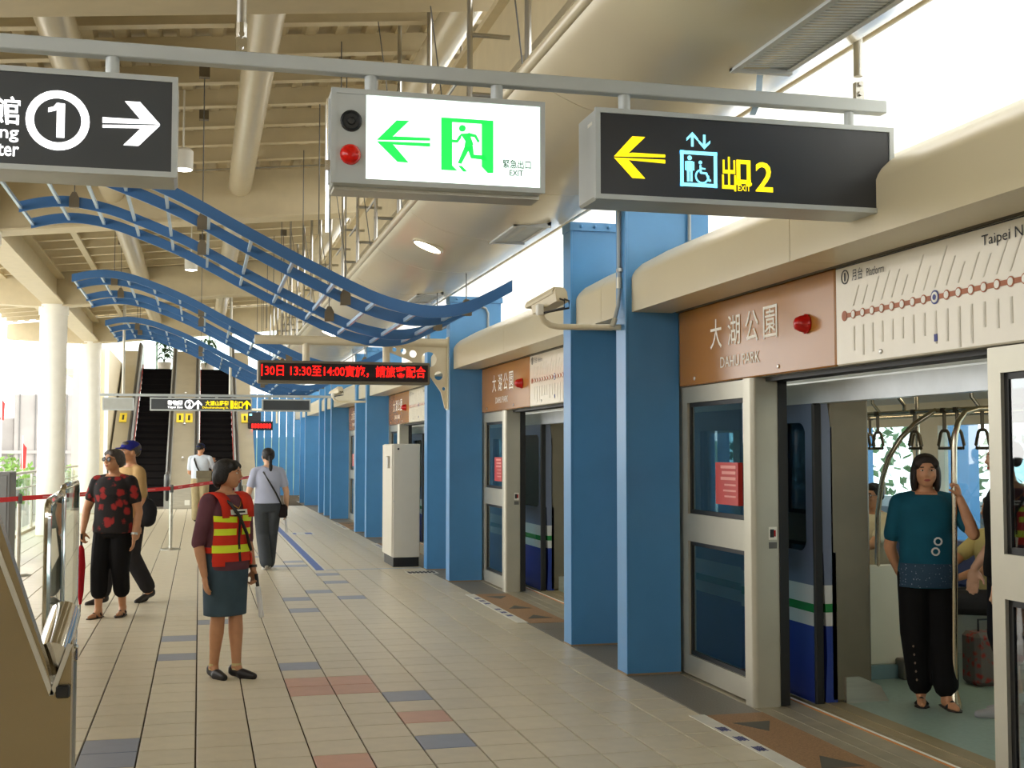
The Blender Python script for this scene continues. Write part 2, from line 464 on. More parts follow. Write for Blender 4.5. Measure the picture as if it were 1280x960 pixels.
# ------------------------------------------------------------------ rounded fascia above the screen doors
fas = struct('trim_1', label='cream rounded metal fascia above the platform screen doors')
FP = [(3.02, 2.60), (3.02, 2.85), (3.03, 2.875), (3.05, 2.905), (3.10, 2.952), (3.17, 2.99), (3.30, 3.06), (3.42, 3.10), (3.62, 3.11), (3.62, 2.66), (3.36, 2.66), (3.36, 2.625), (3.33, 2.625), (3.33, 2.60)]
FASM = mat('fascia_paint', (208, 196, 164), 0.32, var=0.02, scale=2)
L = 3.19
fm = mkmesh('fascia_panel', MB().prism(FP, 'y', -L / 2 + .003, L / 2 - .003), FASM, True)
for k in range(15):
    o = obj('fascia_panel', fm, FASM, fas); o.location = (0, 5.97 - 3.5 * L + k * L, 0)
obj('slot_rail', MB().box(3.36, 3.44, -6, 42, 2.60, 2.635), mat('slot_metal', (120, 114, 98), 0.5), fas)
obj('slot_rail', MB().box(3.37, 3.43, -6, 42, 2.64, 2.655), BLACK, fas)

# ------------------------------------------------------------------ track canopy, far platform, end walls
struct('ceiling_canopy', MB().prism([(3.7, 4.55), (13.5, 5.35), (13.5, 5.40), (3.7, 4.60)], 'y', -8, 60), translucent('white_membrane', (246, 246, 242), 0.6), 'white translucent canopy over the tracks')
struct('floor_track', MB().box(3.72, 6.9, -12, 60, -1.5, -1.3), mat('concrete', (128, 126, 120), 0.8, var=0.12), 'concrete track bed under the train')
struct('wall_back', MB().box(-3.6, 3.6, -8.4, -8.1, 0, 5.4), CREAM, 'cream end wall of the platform behind the viewer')
struct('shade_wall_left', MB().box(-3.75, -3.55, -8.4, 12.0, -.2, 2.7), CREAM, 'unseen cream side wall added to shade the near end of the platform')  # out-of-view wall, added to block daylight so the near platform darkens
struct('floor_opposite', MB().box(6.75, 10, -12, 60, -1.4, 0), GRANITE, 'opposite platform slab beyond the train')
wo = struct('wall_opposite', label='white parapet wall of the opposite platform')
obj('parapet', MB().box(9.6, 9.75, -12, 60, 0, .95), mat('parapet_white', (214, 218, 222), 0.6), wo)
obj('parapet_band', MB().box(9.55, 9.6, -12, 60, .62, .80), mat('parapet_grey', (120, 124, 130), 0.5), wo)
for k in range(14):
    c = obj('post', MB().box(7.4, 7.9, 3 + k * 2.1, 3.3 + k * 2.1, 0, 4.62), BLUE, wo)
obj('beam', MB().box(7.3, 7.9, -8, 40, 2.6, 3.0), CREAM, wo)

up2 = struct('shade_roof_upper', label='cream upper roof added to shade the escalators')  # roof added to keep direct sky light off the escalator decks
obj('roof_slab', MB().prism([(-5.5, 7.0), (5.0, 7.9), (5.0, 8.1), (-5.5, 7.2)], 'y', 37.5, 58), DECK, up2)
for k in range(1, 6): obj('rafter', MB().prism([(-5.5, 6.7), (5.0, 7.6), (5.0, 7.92), (-5.5, 7.02)], 'y', 35 + k * 4, 35.25 + k * 4), BEAM, up2)
# survey helper: a measured sight line met with the plane y = Y (or x = X) of the thing it belongs to
_yaw = math.atan(390 / 1550.0); _pit = math.atan(83 / 1550.0)
_w = Vector((math.sin(_yaw) * math.cos(_pit), math.cos(_yaw) * math.cos(_pit), math.sin(_pit)))
_r = Vector((math.cos(_yaw), -math.sin(_yaw), 0)); _u = _r.cross(_w)
def at(px, py, Y=None, X=None, Z=None):
    d = _r * (px - 640) + _u * (480 - py) + _w * 1550
    t = Y / d.y if Y is not None else (X / d.x if X is not None else (Z - 1.6) / d.z)
    return Vector((0, 0, 1.6)) + d * t

# ------------------------------------------------------------------ blue fin columns
def fin(y, label, first=[None]):
    if first[0] is None:
        t = thing('platform_column', label, 'column', (3.0, y, 0), 0, 'blue fin columns along the platform edge')
        obj('fin', MB().prism([(2.985, 0), (3.38, 0), (3.38, 2.60), (3.62, 2.60), (3.62, 3.46), (2.985, 3.46)], 'y', y, y + .2), BLUE, t)
        obj('edge_plate', MB().bbox(2.970, 2.99, y - .004, y + .204, 0, 3.46, 0.003), BLUE, t)
        tf = obj('top_flange', MB().box(2.965, 3.64, y - .02, y + .22, 3.43, 3.50), BLUE, t)
        for k in range(5):
            obj('bolt', MB().lathe([(.014, 0), (.014, -.015), (.006, -.02)], (3.06 + k * .12, y - .02, 3.465), 8, 'y'), BLUE, tf)
        obj('base_trim', MB().box(2.965, 3.385, y - .006, y + .206, 0.0, .012), mat('trim_tan', (150, 126, 96), 0.6), t)
        first[0] = t
        return t
    t = copy_tree(first[0]); t.location = (3.0, y, 0); t['label'] = label
    return t
A = (8.45, 14.95, 22.75, 29.05)
Bc = (9.82, 16.5, 24.35, 30.55)
fin(8.45, 'blue fin column carrying the camera bracket, beside the large brown station sign')
fin(9.82, 'blue fin column just beyond the one that carries the camera bracket')
fin(14.95, 'blue fin column that holds the arm of the red LED display')
fin(16.5, 'blue fin column standing behind the grey cabinet and the LED arm')
for yy in (22.75, 24.35):
    fin(yy, 'blue fin column of the pair beyond the tall grey cabinet')
for yy in (29.05, 30.55, 32.0, 36.4, 38.2):
    fin(yy, 'distant blue fin column toward the escalators')
for yy in (3.32, 1.95, -3.2):
    fin(yy, 'blue fin column behind the open screen door')

# ------------------------------------------------------------------ screen doors
SDF = mat('door_frame', (186, 182, 166), 0.36, 0.45, var=0.03)
SDP = SDF
def leaf(parent, y0, y1, x=3.40):
    """framed glass leaf between y0 < y1"""
    mb = MB().box(x, x + .06, y0, y0 + .09, .012, 2.055).box(x, x + .06, y1 - .09, y1, .012, 2.055)
    for a, b in ((.012, .15), (.955, 1.15), (1.94, 2.055)): mb.box(x, x + .06, y0 + .09, y1 - .09, a, b)
    fr = obj('leaf_frame', mb, SDF, parent)
    for a, b in ((.15, .955), (1.15, 1.94)):
        g = obj('pane', MB().box(x + .025, x + .033, y0 + .09, y1 - .09, a, b), GLASSD, parent)
        e = .03
        mb = MB()
        for c in ((y0 + .09, y0 + .09 + e, a, b), (y1 - .09 - e, y1 - .09, a, b)): mb.box(x + .018, x + .036, *c)
        for c in ((a, a + e), (b - e, b)): mb.box(x + .018, x + .036, y0 + .09, y1 - .09, *c)
        obj('gasket', mb, BLACK, g)
    return fr
def gate(y, label, grp):
    t = thing('platform_screen_door', label, 'screen door', (3.4, y, 0), 0, grp)
    leaf(t, y - 1.14, y - .015)
    leaf(t, y - 4.92, y - 3.62)
    obj('infill_panel', MB().box(3.41, 3.46, y + .0, y + 1.37, .012, 2.62), SDF, t)
    # rounded post
    P = [(3.40, y - 1.14), (3.36, y - 1.15)]
    P = [(3.36, y - 1.14)] + [(3.36 + .035 * (1 - math.cos(q)), y - 1.225 - .035 * math.sin(q)) for q in [i * PI / 12 for i in range(7)]] + [(3.54, y - 1.26), (3.54, y - 1.14)]
    po = obj('door_post', MB().prism(P, 'z', 0, 2.057), SDP, t, True)
    obj('rubber_edge', MB().box(3.54, 3.60, y - 1.27, y - 1.16, .01, 2.057), BLACK, t)
    st = obj('sticker', MB().box(3.47, 3.525, y - 1.262, y - 1.259, 1.04, 1.12), WHITE, po)
    obj('sticker_mark', MB().box(3.478, 3.505, y - 1.264, y - 1.261, 1.055, 1.105), INK, po)
    obj('sticker_mark', MB().box(3.505, 3.517, y - 1.264, y - 1.261, 1.06, 1.10), RED, po)
    obj('sticker_plate', MB().box(3.47, 3.525, y - 1.262, y - 1.259, .985, 1.025), DARKGREY, po)
    obj('header', MB().box(3.40, 3.62, y - 4.9, y - .0, 2.06, 2.62), SDF, t)
    obj('header_seal', MB().box(3.46, 3.60, y - 4.9, y - 1.2, 2.035, 2.06), BLACK, t)
    nt_ = obj('notice', MB().box(3.392, 3.399 + .026, y - .98, y - .62, 1.24, 1.52), mat('red_notice', (186, 44, 36), 0.4), t)
    mb = MB()
    for k in range(6):
        w = .24 if k < 3 else .2
        mb.box(3.389, 3.3925, y - .95, y - .95 + w - .02 * (k % 2), 1.48 - k * .038, 1.50 - k * .038 - (.008 if k > 2 else 0))
    obj('notice_print', mb, mat('notice_print', (226, 150, 140), 0.5), nt_)
    obj('screw', MB().lathe([(.012, 0), (.012, -.006)], (3.398, y - 1.10, 1.02), 8, 'x'), STEEL, t)
    return t
g0 = gate(8.45, 'open platform screen door in front of the train passengers', 'platform screen doors')
for yy, lb in ((14.95, 'open platform screen door between the LED arm column and the nearer blue fins'), (22.75, 'platform screen door behind the tall grey cabinet'), (29.05, 'most distant platform screen door under a small brown sign')):
    c = copy_tree(g0); c.location.y = yy; c['label'] = lb

# ------------------------------------------------------------------ station name panels
SIGNW = mat('sign_lettering', (246, 240, 226), 0.6)
def station(y):
    t = thing('station_sign', 'large brown station name panel reading Dahu Park beside the route map', 'sign', (3.38, y, 2.06), 0, 'brown station name panels')
    obj('brown_panel', MB().bbox(3.372, 3.398, y - 2.31, y - .03, 2.06, 2.60, .008), BROWN, t)
    xs = 3.368
    for ch, a in zip('大湖公園', (7.75, 7.46, 7.19, 6.93)):
        text(ch, .2, SIGNW, (xs, y - 8.45 + a, 2.385), '-x', t, width=.19, height=.20, bold=.004)
    text('DAHU PARK', .075, SIGNW, (xs, y - 8.45 + 7.38, 2.185), '-x', t, width=.60, height=.072, bold=.003)
    lp = obj('warning_lamp', MB().lathe([(.055, 0), (.058, -.012), (.05, -.02), (.046, -.045), (.034, -.07), (.012, -.082)], (3.372, y - 1.99, 2.325), 18, 'x'), RED, t, True)
    for a, z in ((-1.62, 2.105), (-.32, 2.105)):
        obj('screw', MB().lathe([(.013, 0), (.013, -.006), (.006, -.008)], (3.372, y + a, z), 10, 'x'), STEEL, t)
    return t
def routemap(y):
    t = thing('route_map', 'cream line map panel with brown route line above the open door', 'sign', (3.38, y - 3.5, 2.06), 0, 'route map panels')
    obj('map_panel', MB().bbox(3.372, 3.398, y - 4.9, y - 2.32, 2.06, 2.60, .008), MAPW, t)
    xs = 3.3705
    RB = mat('route_brown', (168, 92, 46), 0.5)
    y0 = y - 2.42
    obj('route_line', MB().box(xs - .0015, xs + .002, y0 - 2.4, y0, 2.313, 2.337), RB, t)
    mb = MB().lathe([(.028, 0), (.028, -.002)], (xs - .0005, y0, 2.325), 16, 'x'); obj('terminus_dot', mb, RB, t)
    for k in range(1, 25):
        yy = y0 - k * .0945
        big = k == 9
        obj('station_ring', MB().lathe([(.034 if big else .024, 0), (.034 if big else .024, -.002)], (xs - .001, yy, 2.325), 16, 'x'), mat('route_navy', (40, 52, 130), 0.5) if big else RB, t)
        obj('station_dot', MB().lathe([(.026 if big else .018, 0), (.026 if big else .018, -.0015)], (xs - .003, yy, 2.325), 16, 'x'), WHITE, t)
        if big:
            obj('station_ring', MB().lathe([(.014, 0), (.014, -.0015)], (xs - .0045, yy, 2.325), 12, 'x'), MATS['route_navy'], t)
            obj('interchange_mark', MB().box(xs - .002, xs + .001, yy - .012, yy + .012, 2.085 + .03, 2.12 + .03), MATS['route_navy'], t)
        ln = .10 + .09 * random.random()
        dd = MB().box(xs - .0006, xs + .001, yy - .008, yy + .008, 2.26 - ln, 2.26)
        c, s = math.cos(1.05), math.sin(1.05); l2 = .1 + .12 * random.random()
        p = [(yy - .0, 2.37), (yy + .012, 2.37), (yy + .012 - l2 * c, 2.37 + l2 * s), (yy - l2 * c, 2.37 + l2 * s)]
        obj('station_name', dd, GREYINK, t); obj('station_name', MB().prism(p, 'x', xs - .0006, xs + .001), GREYINK, t)
    text('月台', .06, INK, (xs - .002, y - 2.56, 2.535), '-x', t, width=.11, height=.062, bold=.004)
    text('Platform', .05, INK, (xs - .002, y - 2.74, 2.53), '-x', t, width=.17, height=.042)
    text('1', .05, INK, (xs - .002, y - 2.43, 2.535), '-x', t, width=.014, height=.045)
    flat('number_ring', ring(0, 0, .033, .039), INK, (xs - .001, y - 2.43, 2.535), '-x', t)
    text('Taipei Nangang', .06, INK, (xs - .002, y - 3.90, 2.525), '-x', t, width=.52, height=.062)
    obj('panel_line', MB().box(xs - .001, xs + .002, y - 4.9, y - 2.33, 2.588, 2.593), INK, t)
    for a in (-2.78, -4.2):
        obj('screw', MB().lathe([(.013, 0), (.013, -.006), (.006, -.008)], (3.372, y + a, 2.105), 10, 'x'), STEEL, t)
    return t
s0 = station(8.45); r0 = routemap(8.45)
for yy, la, lb in ((14.95, 'brown station name panel over the screen door beyond the near blue fins', 'cream line map panel beyond the near blue fins'),
               (22.75, 'small brown station name panel above the grey cabinet', 'cream line map panel above the grey cabinet'), (29.05, 'most distant brown station name panel with red lamp', 'most distant cream line map panel')):
    c = copy_tree(s0); c.location.y = yy; c['label'] = la
    c = copy_tree(r0); c.location.y = yy - 3.5; c['label'] = lb

# floor panels in front of the doors
ARR = mat('arrow_grey', (82, 80, 70), 0.6)
STRIPW = mat('white_strip', (216, 214, 204), 0.5)
NAVY = mat('navy_print', (46, 56, 120), 0.6)
for k, yy in enumerate(A):
    lb = ['brown granite boarding panel with dark arrows at the open door', 'brown granite boarding panel between the blue fin pairs', 'brown granite boarding panel beyond the grey cabinet', 'most distant brown granite boarding panel'][k]
    t = thing('boarding_panel', lb, 'floor panel', (3.16, yy - 2.4, 0), 0, 'boarding panels')
    obj('panel', MB().bbox(2.99, 3.36, yy - 3.75, yy - 1.38, -.01, .003, .002), TACT, t)
    for q, (ya, yb, sgn) in enumerate(((yy - 1.62, yy - 1.86, 1), (yy - 2.45, yy - 2.7, -1), (yy - 3.2, yy - 3.45, -1))):
        xm = 3.17
        obj('arrow', MB().prism([(xm - .12, ya), (xm + .12, ya), (xm, yb)] if sgn > 0 else [(xm - .12, yb), (xm + .12, yb), (xm, ya)], 'z', .0, .0045), ARR, t)
    s = thing('queue_strip', ['white floor strip with blue print beside the open door', 'white floor strip with blue print between the blue fin pairs', 'white floor strip with blue print by the grey cabinet', 'most distant white floor strip with blue print'][k], 'floor strip', (2.93, yy - 2.4, 0), 0, 'white queue strips')
    obj('strip', MB().box(2.885, 2.985, yy - 3.7, yy - 1.36, -.002, .003), STRIPW, s)
    for q in range(7):
        if q == 3: continue
        y1 = yy - 1.75 - q * .24
        mb = MB()
        for e in range(5): mb.box(2.905 + .012 * e, 2.913 + .012 * e, y1 - .06 + .012 * (e % 2), y1 + .05 - .01 * (e % 3), .003, .0042)
        mb.box(2.905, 2.963, y1 - .02, y1 - .008, .003, .0042); mb.box(2.905, 2.963, y1 + .03, y1 + .04, .003, .0042)
        obj('print', mb, NAVY, s)

# ------------------------------------------------------------------ train
LIV = bpy.data.materials.new('train_livery'); LIV.use_nodes = True
nt = LIV.node_tree; b = nt.nodes['Principled BSDF']; b.inputs['Roughness'].default_value = 0.25
tc = nt.nodes.new('ShaderNodeTexCoord'); sp = nt.nodes.new('ShaderNodeSeparateXYZ'); rp = nt.nodes.new('ShaderNodeValToRGB')
mr = nt.nodes.new('ShaderNodeMapRange'); mr.inputs['From Min'].default_value = 0; mr.inputs['From Max'].default_value = 2.0
nt.links.new(tc.outputs['Object'], sp.inputs[0]); nt.links.new(sp.outputs['Z'], mr.inputs[0]); nt.links.new(mr.outputs[0], rp.inputs[0])
rp.color_ramp.interpolation = 'CONSTANT'
e = rp.color_ramp.elements; e[0].position = 0; e[0].color = lin((40, 62, 150)) + (1,)
e[1].position = .48 / 2; e[1].color = lin((214, 216, 214)) + (1,)
for p_, c_ in ((.565 / 2, (30, 130, 62)), (.625 / 2, (214, 216, 214)), (.735 / 2, (112, 122, 148))):
    n_ = e.new(p_); n_.color = lin(c_) + (1,)
nt.links.new(rp.outputs[0], b.inputs['Base Color'])
TRG = mat('train_grey', (204, 210, 216), 0.3, 0.2)
TRI = mat('train_interior', (222, 216, 196), 0.5, var=0.03)
TRF = mat('train_floor', (138, 160, 150), 0.4, var=0.08, scale=30)
tr = thing('metro_train', 'metro train standing at the platform with open doors, blue, white and green livery', 'train', (5.1, 12, -1.3))
obj('underframe', MB().box(3.95, 6.3, -6, 40, -1.3, -.12), DARKGREY, tr)
obj('cabin_floor', MB().box(3.80, 6.40, -6, 40, -.12, -.0), TRF, tr)
obj('door_sill', MB().box(3.78, 3.99, -6, 40, -.10, .004).box(3.86, 3.865, -6, 40, .004, .008), mat('sill_tan', (150, 136, 104), 0.5, 0.2), tr)
obj('roof', MB().prism([(3.80, 2.03), (3.84, 2.25), (4.1, 2.42), (6.1, 2.42), (6.36, 2.25), (6.4, 2.03), (6.33, 2.03), (6.2, 2.1), (3.98, 2.1), (3.87, 2.03)], 'y', -6, 40), TRG, tr)
obj('header_rail', MB().prism([(3.80, 1.90), (3.90, 1.90), (3.90, 2.03), (3.82, 2.06), (3.79, 2.03)], 'y', -6, 40), TRG, tr)
obj('cabin_ceiling', MB().box(3.9, 6.3, -6, 40, 2.08, 2.10), mat('train_ceiling', (206, 198, 176), 0.5), tr)
ops = [(yy - 3.55, yy - 1.23) for yy in (1.95,) + A]
edges = [-6] + [q for o_ in ops for q in o_] + [40]
for k in range(0, len(edges), 2):
    a, b_ = edges[k], edges[k + 1]
    # side wall with a window and a slid-open door leaf on each end
    w0, w1 = a + .12, b_ - .12
    mb = MB().prism([(3.86, -.1), (3.88, .3), (3.86, .95), (3.95, .95), (3.95, -.1)], 'y', a, b_)
    mb.prism([(3.84, 1.75), (3.82, 1.92), (3.90, 1.92), (3.92, 1.75)], 'y', a, b_)
    mb.box(3.84, 3.93, a, w0, .95, 1.75).box(3.84, 3.93, w1, b_, .95, 1.75)
    if w1 - w0 > 3: mb.box(3.84, 3.93, (w0 + w1) / 2 - .15, (w0 + w1) / 2 + .15, .95, 1.75)
    obj('side_wall', mb, LIV, tr)
    obj('side_glass', MB().box(3.87, 3.88, w0, w1, .95, 1.75), GLASSD, tr)
    for q, (ya, yb) in enumerate(((a, a + 1.1), (b_ - 1.1, b_))):
        mb = MB()
        fr = [(-.02, .95), (1.78, 1.90)]
        for z0, z1 in fr: mb.box(3.795, 3.835, ya, yb, z0, z1)
        mb.box(3.795, 3.835, ya, ya + .1, .95, 1.78).box(3.795, 3.835, yb - .1, yb, .95, 1.78)
        # rounded window corners
        for cy, sy in ((ya + .1, 1), (yb - .1, -1)):
            for cz, sz in ((.95, 1), (1.78, -1)):
                P = [(cy, cz)] + [(cy + sy * .09 * (1 - math.sin(u_)), cz + sz * .09 * (1 - math.cos(u_))) for u_ in [i * PI / 12 for i in range(7)]]
                mb.prism(P, 'x', 3.797, 3.833)
        d = obj('door_leaf', mb, LIV, tr)
        obj('door_glass', MB().box(3.812, 3.818, ya + .09, yb - .09, .94, 1.79), glassmat('dark_door_glass', (0.10, 0.12, 0.14), 0.08), d)
        ye = ya if q == 0 else yb
        obj('door_rubber', MB().bbox(3.785, 3.845, ye - .03 if q == 0 else ye, ye if q == 0 else ye + .03, -.02, 1.90, .008), BLACK, d)
    for ye, s_ in ((a, 1), (b_, -1)):
        obj('door_jamb', MB().bbox(3.90, 4.20, min(ye, ye + s_ * .16), max(ye, ye + s_ * .16), .0, 2.08, .02), mat('jamb_steel', (128, 120, 102), 0.4, 0.5, var=0.05), tr)
        obj('jamb_foot', MB().prism([(4.0, .0), (4.30, 0), (4.24, .10), (4.1, .16), (4.0, .16)], 'y', min(ye - s_ * .02, ye + s_ * .12), max(ye - s_ * .02, ye + s_ * .12)), STEELB, tr)
# opposite side: wall, windows, benches
mb = MB().box(6.33, 6.40, -6, 40, 0, .78).box(6.33, 6.40, -6, 40, 1.82, 2.1)
yy = -5.8
while yy < 39:
    mb.box(6.30, 6.40, yy - .2, yy + .2, .78, 1.82); obj('window', MB().box(6.36, 6.366, yy + .2, yy + 1.76, .78, 1.82), GLASS, tr); yy += 1.96
obj('far_wall', mb, TRI, tr)
for ya, yb in ((7.98, 10.6), (.9, 4.2), (14.4, 17.2)):
    t_ = obj('bench', MB().bbox(5.72, 6.3, ya, yb, .36, .46, .03).bbox(6.16, 6.32, ya, yb, .46, .84, .03), mat('seat_blue', (70, 84, 130), 0.6), tr)
    obj('bench_base', MB().box(5.85, 6.3, ya, yb, 0, .36), TRI, tr)
for yp in (7.93, 4.22):
    p_ = obj('partition', MB().bbox(4.15, 5.05, yp - .018, yp + .018, .095, .792, .008), mat('partition_cream', (226, 220, 198), 0.45, var=0.02), tr)
    obj('partition_base', MB().box(4.2, 5.0, yp - .05, yp + .2, 0, .095), mat('heater_blue', (120, 150, 158), 0.5), tr)
obj('heater_box', MB().bbox(4.78, 5.08, 7.80, 8.1, 0, .14, .01), mat('heater_grey', (106, 100, 88), 0.5), tr)
POLE = mat('pole_steel', (200, 190, 168), 0.22, 1.0, var=0.03)
def arc(p): return p
obj('grab_pole', MB().tube([(4.575, 6.9, 0), (4.605, 6.9, 1.62), (4.615, 6.9, 1.70), (4.64, 6.9, 1.78), (4.69, 6.9, 1.84), (4.78, 6.9, 1.865), (5.0, 6.9, 1.87)], .019, 12).lathe([(.045, 0), (.042, .03), (.022, .11)], (4.576, 6.9, 0), 14), POLE, tr, True)
obj('grab_pole', MB().tube([(4.66, 7.93, .78), (4.665, 7.92, 1.15), (4.68, 7.88, 1.40), (4.71, 7.84, 1.55), (4.78, 7.79, 1.69), (4.87, 7.75, 1.79), (4.97, 7.7, 1.865), (5.0, 7.7, 1.88)], .019, 12), POLE, tr, True)
obj('grab_pole', MB().tube([(5.42, 8.6, .8), (5.42, 8.6, 2.08)], .017, 10), POLE, tr, True)
for xx in (5.0, 5.62):
    obj('grab_rail', MB().tube([(xx, 2.5, 1.878), (xx, 12.5, 1.878)], .016, 10), POLE, tr, True)
    for yy in (5.5, 6.9, 8.1, 9.5, 11):
        obj('rail_bracket', MB().tube([(xx, yy, 1.878), (xx, yy, 1.93), (xx - .06, yy, 2.0), (xx - .06, yy, 2.09)], .014, 8), POLE, tr, True)
STRAP = mat('strap_grey', (92, 84, 66), 0.5)
def strap(xx, yy):
    P = [(xx, yy - .028, 1.735), (xx, yy - .045, 1.72), (xx, yy - .075, 1.635), (xx, yy - .065, 1.615), (xx, yy + .065, 1.615), (xx, yy + .075, 1.635), (xx, yy + .045, 1.72), (xx, yy + .028, 1.735)]
    h = obj('strap_handle', MB().tube(P, .011, 8, closed=True), STRAP, tr, True)
    obj('strap_band', MB().box(xx - .012, xx + .012, yy - .004, yy + .004, 1.73, 1.88).box(xx - .02, xx + .02, yy - .02, yy + .02, 1.86, 1.895), STRAP, h)
for yy in (8.66, 8.47, 7.97, 7.60, 7.45, 7.17): strap(5.0, yy)
for yy in (9.65, 8.93): strap(5.62, yy)
obj('door_lamp', MB().lathe([(.03, 0), (.03, -.01), (.012, -.022)], (4.06, 6.05, 2.08), 12, 'z').lathe([(.028, -.03), (.02, -.10)], (4.06, 6.05, 2.08), 12), mat('red_glow', (255, 30, 14), 0.4, emit=3.0), tr)
obj('ceiling_lamp', MB().box(5.28, 5.36, 2, 14, 2.055, 2.082), mat('warm_tube', (255, 236, 196), 0.4, emit=5.0), tr)

# ------------------------------------------------------------------ hanging sign gantry over the platform
GREY2 = mat('sign_frame', (188, 194, 194), 0.35, 0.15, var=0.03)
gb = thing('sign_gantry', 'long grey square beam with hangers carrying the three near signs', 'beam', (0, 5.2, 3.2))
obj('beam', MB().bbox(-2.2, 3.085, 5.10, 5.16, 3.168, 3.228, .004), GREY2, gb)
for xx in (-1.55, .145):
    h = obj('hanger', MB().tube([(xx, 5.13, 3.33), (xx, 5.13, 5.3)], .021, 12), STEEL, gb, True)
    obj('clevis', MB().box(xx - .022, xx + .022, 5.115, 5.145, 3.225, 3.30).lathe([(.012, -.03), (.012, .03)], (xx, 5.13, 3.30), 10, 'y').lathe([(.012, -.03), (.012, .03)], (xx, 5.13, 3.255), 10, 'y').lathe([(.026, .0), (.026, .06)], (xx, 5.13, 3.29), 10), CHROME, h)
h = obj('hanger', MB().tube([(2.955, 5.13, 3.34), (2.955, 5.13, 3.50)], .021, 12).tube([(2.955, 5.13, 3.50), (2.955, 5.13, 3.54), (2.93, 5.13, 3.56), (2.9, 5.13, 3.57)], .024, 10), STEEL, gb, True)
obj('clevis', MB().box(2.935, 2.975, 5.115, 5.145, 3.225, 3.31).lathe([(.012, -.03), (.012, .03)], (2.955, 5.13, 3.30), 10, 'y').lathe([(.012, -.03), (.012, .03)], (2.955, 5.13, 3.255), 10, 'y'), STEEL, h)
for xx in (-.358, -1.3, .679, 1.223, 1.803, 2.903):
    obj('drop_stub', MB().tube([(xx, 5.13, 3.09), (xx, 5.13, 3.18)], .027 if xx < 2.5 else .022, 12), GREY2, gb, True)

def signbox(label, x0, x1, z0, z1, facem, y=5.0, d=.26, frame=GREY2, name='hanging_sign', bd=.022):
    t = thing(name, label, 'sign', ((x0 + x1) / 2, y + d / 2, z0))
    yf = y + .0
    obj('housing', MB().bbox(x0, x1, yf + .012, yf + d, z0, z1, .012), frame, t)
    mb = MB().box(x0, x1, yf, yf + .02, z1 - bd, z1).box(x0, x1, yf, yf + .02, z0, z0 + bd).box(x0, x0 + bd, yf, yf + .02, z0 + bd, z1 - bd).box(x1 - bd, x1, yf, yf + .02, z0 + bd, z1 - bd)
    obj('bezel', mb, frame, t)
    obj('face', MB().box(x0 + bd, x1 - bd, yf + .008, yf + .013, z0 + bd, z1 - bd), facem, t)
    return t
SF = 5.09
FACED = mat('sign_dark_face', (66, 70, 74), 0.35, var=0.02)
LETW = mat('lit_white', (255, 255, 255), 0.4, emit=1.2)
LETY = mat('lit_yellow', (255, 226, 10), 0.4, emit=0.9)
LETC = mat('lit_cyan', (140, 226, 250), 0.4, emit=0.9)
LETG = mat('lit_green', (30, 222, 84), 0.4, emit=0.75)
FACEW = mat('lit_face', (236, 252, 246), 0.4, emit=1.0, var=0.01)
YF = SF + .006
def P2(pxs, c, Yp=SF):
    """measured outline on the sign plane -> local 2D about c"""
    out = []
    for x_, y_ in pxs:
        p = at(x_, y_, Y=Yp); out.append((p.x - c.x, p.z - c.z))
    return out
# sign 1
s1 = signbox('dark hanging sign with white circled 1 and right-pointing arrow', -2.0, -.103, 2.69, 3.098, FACED, SF)
c = at(72, 150, Y=SF); cl = (c.x, YF, c.z)
flat('number_ring', ring(0, 0, .088, .119, 32), LETW, cl, '-y', s1)
flat('number', [rectp(-.004, -.068, .026, .068), [(-.036, .030), (-.004, .040), (.012, .068), (-.006, .068), (-.016, .054), (-.036, .048)]], LETW, cl, '-y', s1)
c = at(165, 154, Y=SF); cl = (c.x, YF, c.z)
flat('arrow', [P2([(128, 146), (176, 149), (200, 155), (128, 153)], c), P2([(156, 126), (175, 127), (200, 155), (178, 152)], c), P2([(128, 155.5), (200, 156.5), (178, 160), (128, 159)], c), P2([(200, 156.5), (173, 182), (154, 181), (178, 158)], c)], LETW, cl, '-y', s1)
c = at(6, 137, Y=SF); text('館', .12, LETW, (c.x, YF, c.z), '-y', s1, width=.112, height=.112, bold=.014)
c = at(11, 168, Y=SF); text('ng', .05, LETW, (c.x, YF, c.z - .004), '-y', s1, width=.07, height=.05, bold=.014)
c = at(10, 187, Y=SF); text('ter', .05, LETW, (c.x, YF, c.z), '-y', s1, width=.078, height=.048, bold=.014)
# sign 2: emergency exit
s2 = signbox('lit white emergency exit sign with green running figure and arrow', .51, 1.428, 2.705, 3.103, FACEW, SF)
obj('end_plate', MB().box(.53, .655, YF - .002, YF + .004, 2.727, 3.081), GREY2, s2)
c = at(439, 151, Y=SF)
sp_ = obj('speaker', MB().lathe([(.045, 0), (.045, -.008), (.04, -.012), (.032, -.004), (.018, -.004), (.014, -.012), (.006, -.014)], (c.x, YF - .002, c.z), 24, 'y'), mat('speaker_black', (34, 36, 38), 0.5), s2, True)
c = at(438, 193, Y=SF)
obj('beacon', MB().lathe([(.043, 0), (.043, -.01), (.038, -.02), (.026, -.03), (.01, -.034)], (c.x, YF - .002, c.z), 24, 'y'), mat('beacon_red', (214, 22, 12), 0.2, var=0.2, scale=60), s2, True)
c = at(505, 176, Y=SF); cl = (c.x, YF, c.z)
flat('arrow', [P2([(471, 174.5), (494, 170), (538, 172), (538, 175.5)], c), P2([(471, 174.5), (496, 150), (512, 150.5), (489, 172.5)], c), P2([(471, 176), (538, 178.5), (538, 183), (494, 180.5)], c), P2([(471, 176), (491, 179.5), (511, 203), (497, 202)], c)], LETG, cl, '-y', s2)
c = at(584, 181, Y=SF); cl = (c.x, YF, c.z)
Q = lambda L_: P2([(400 + x_ / 4.0, y_ / 4.0) for x_, y_ in L_], c)
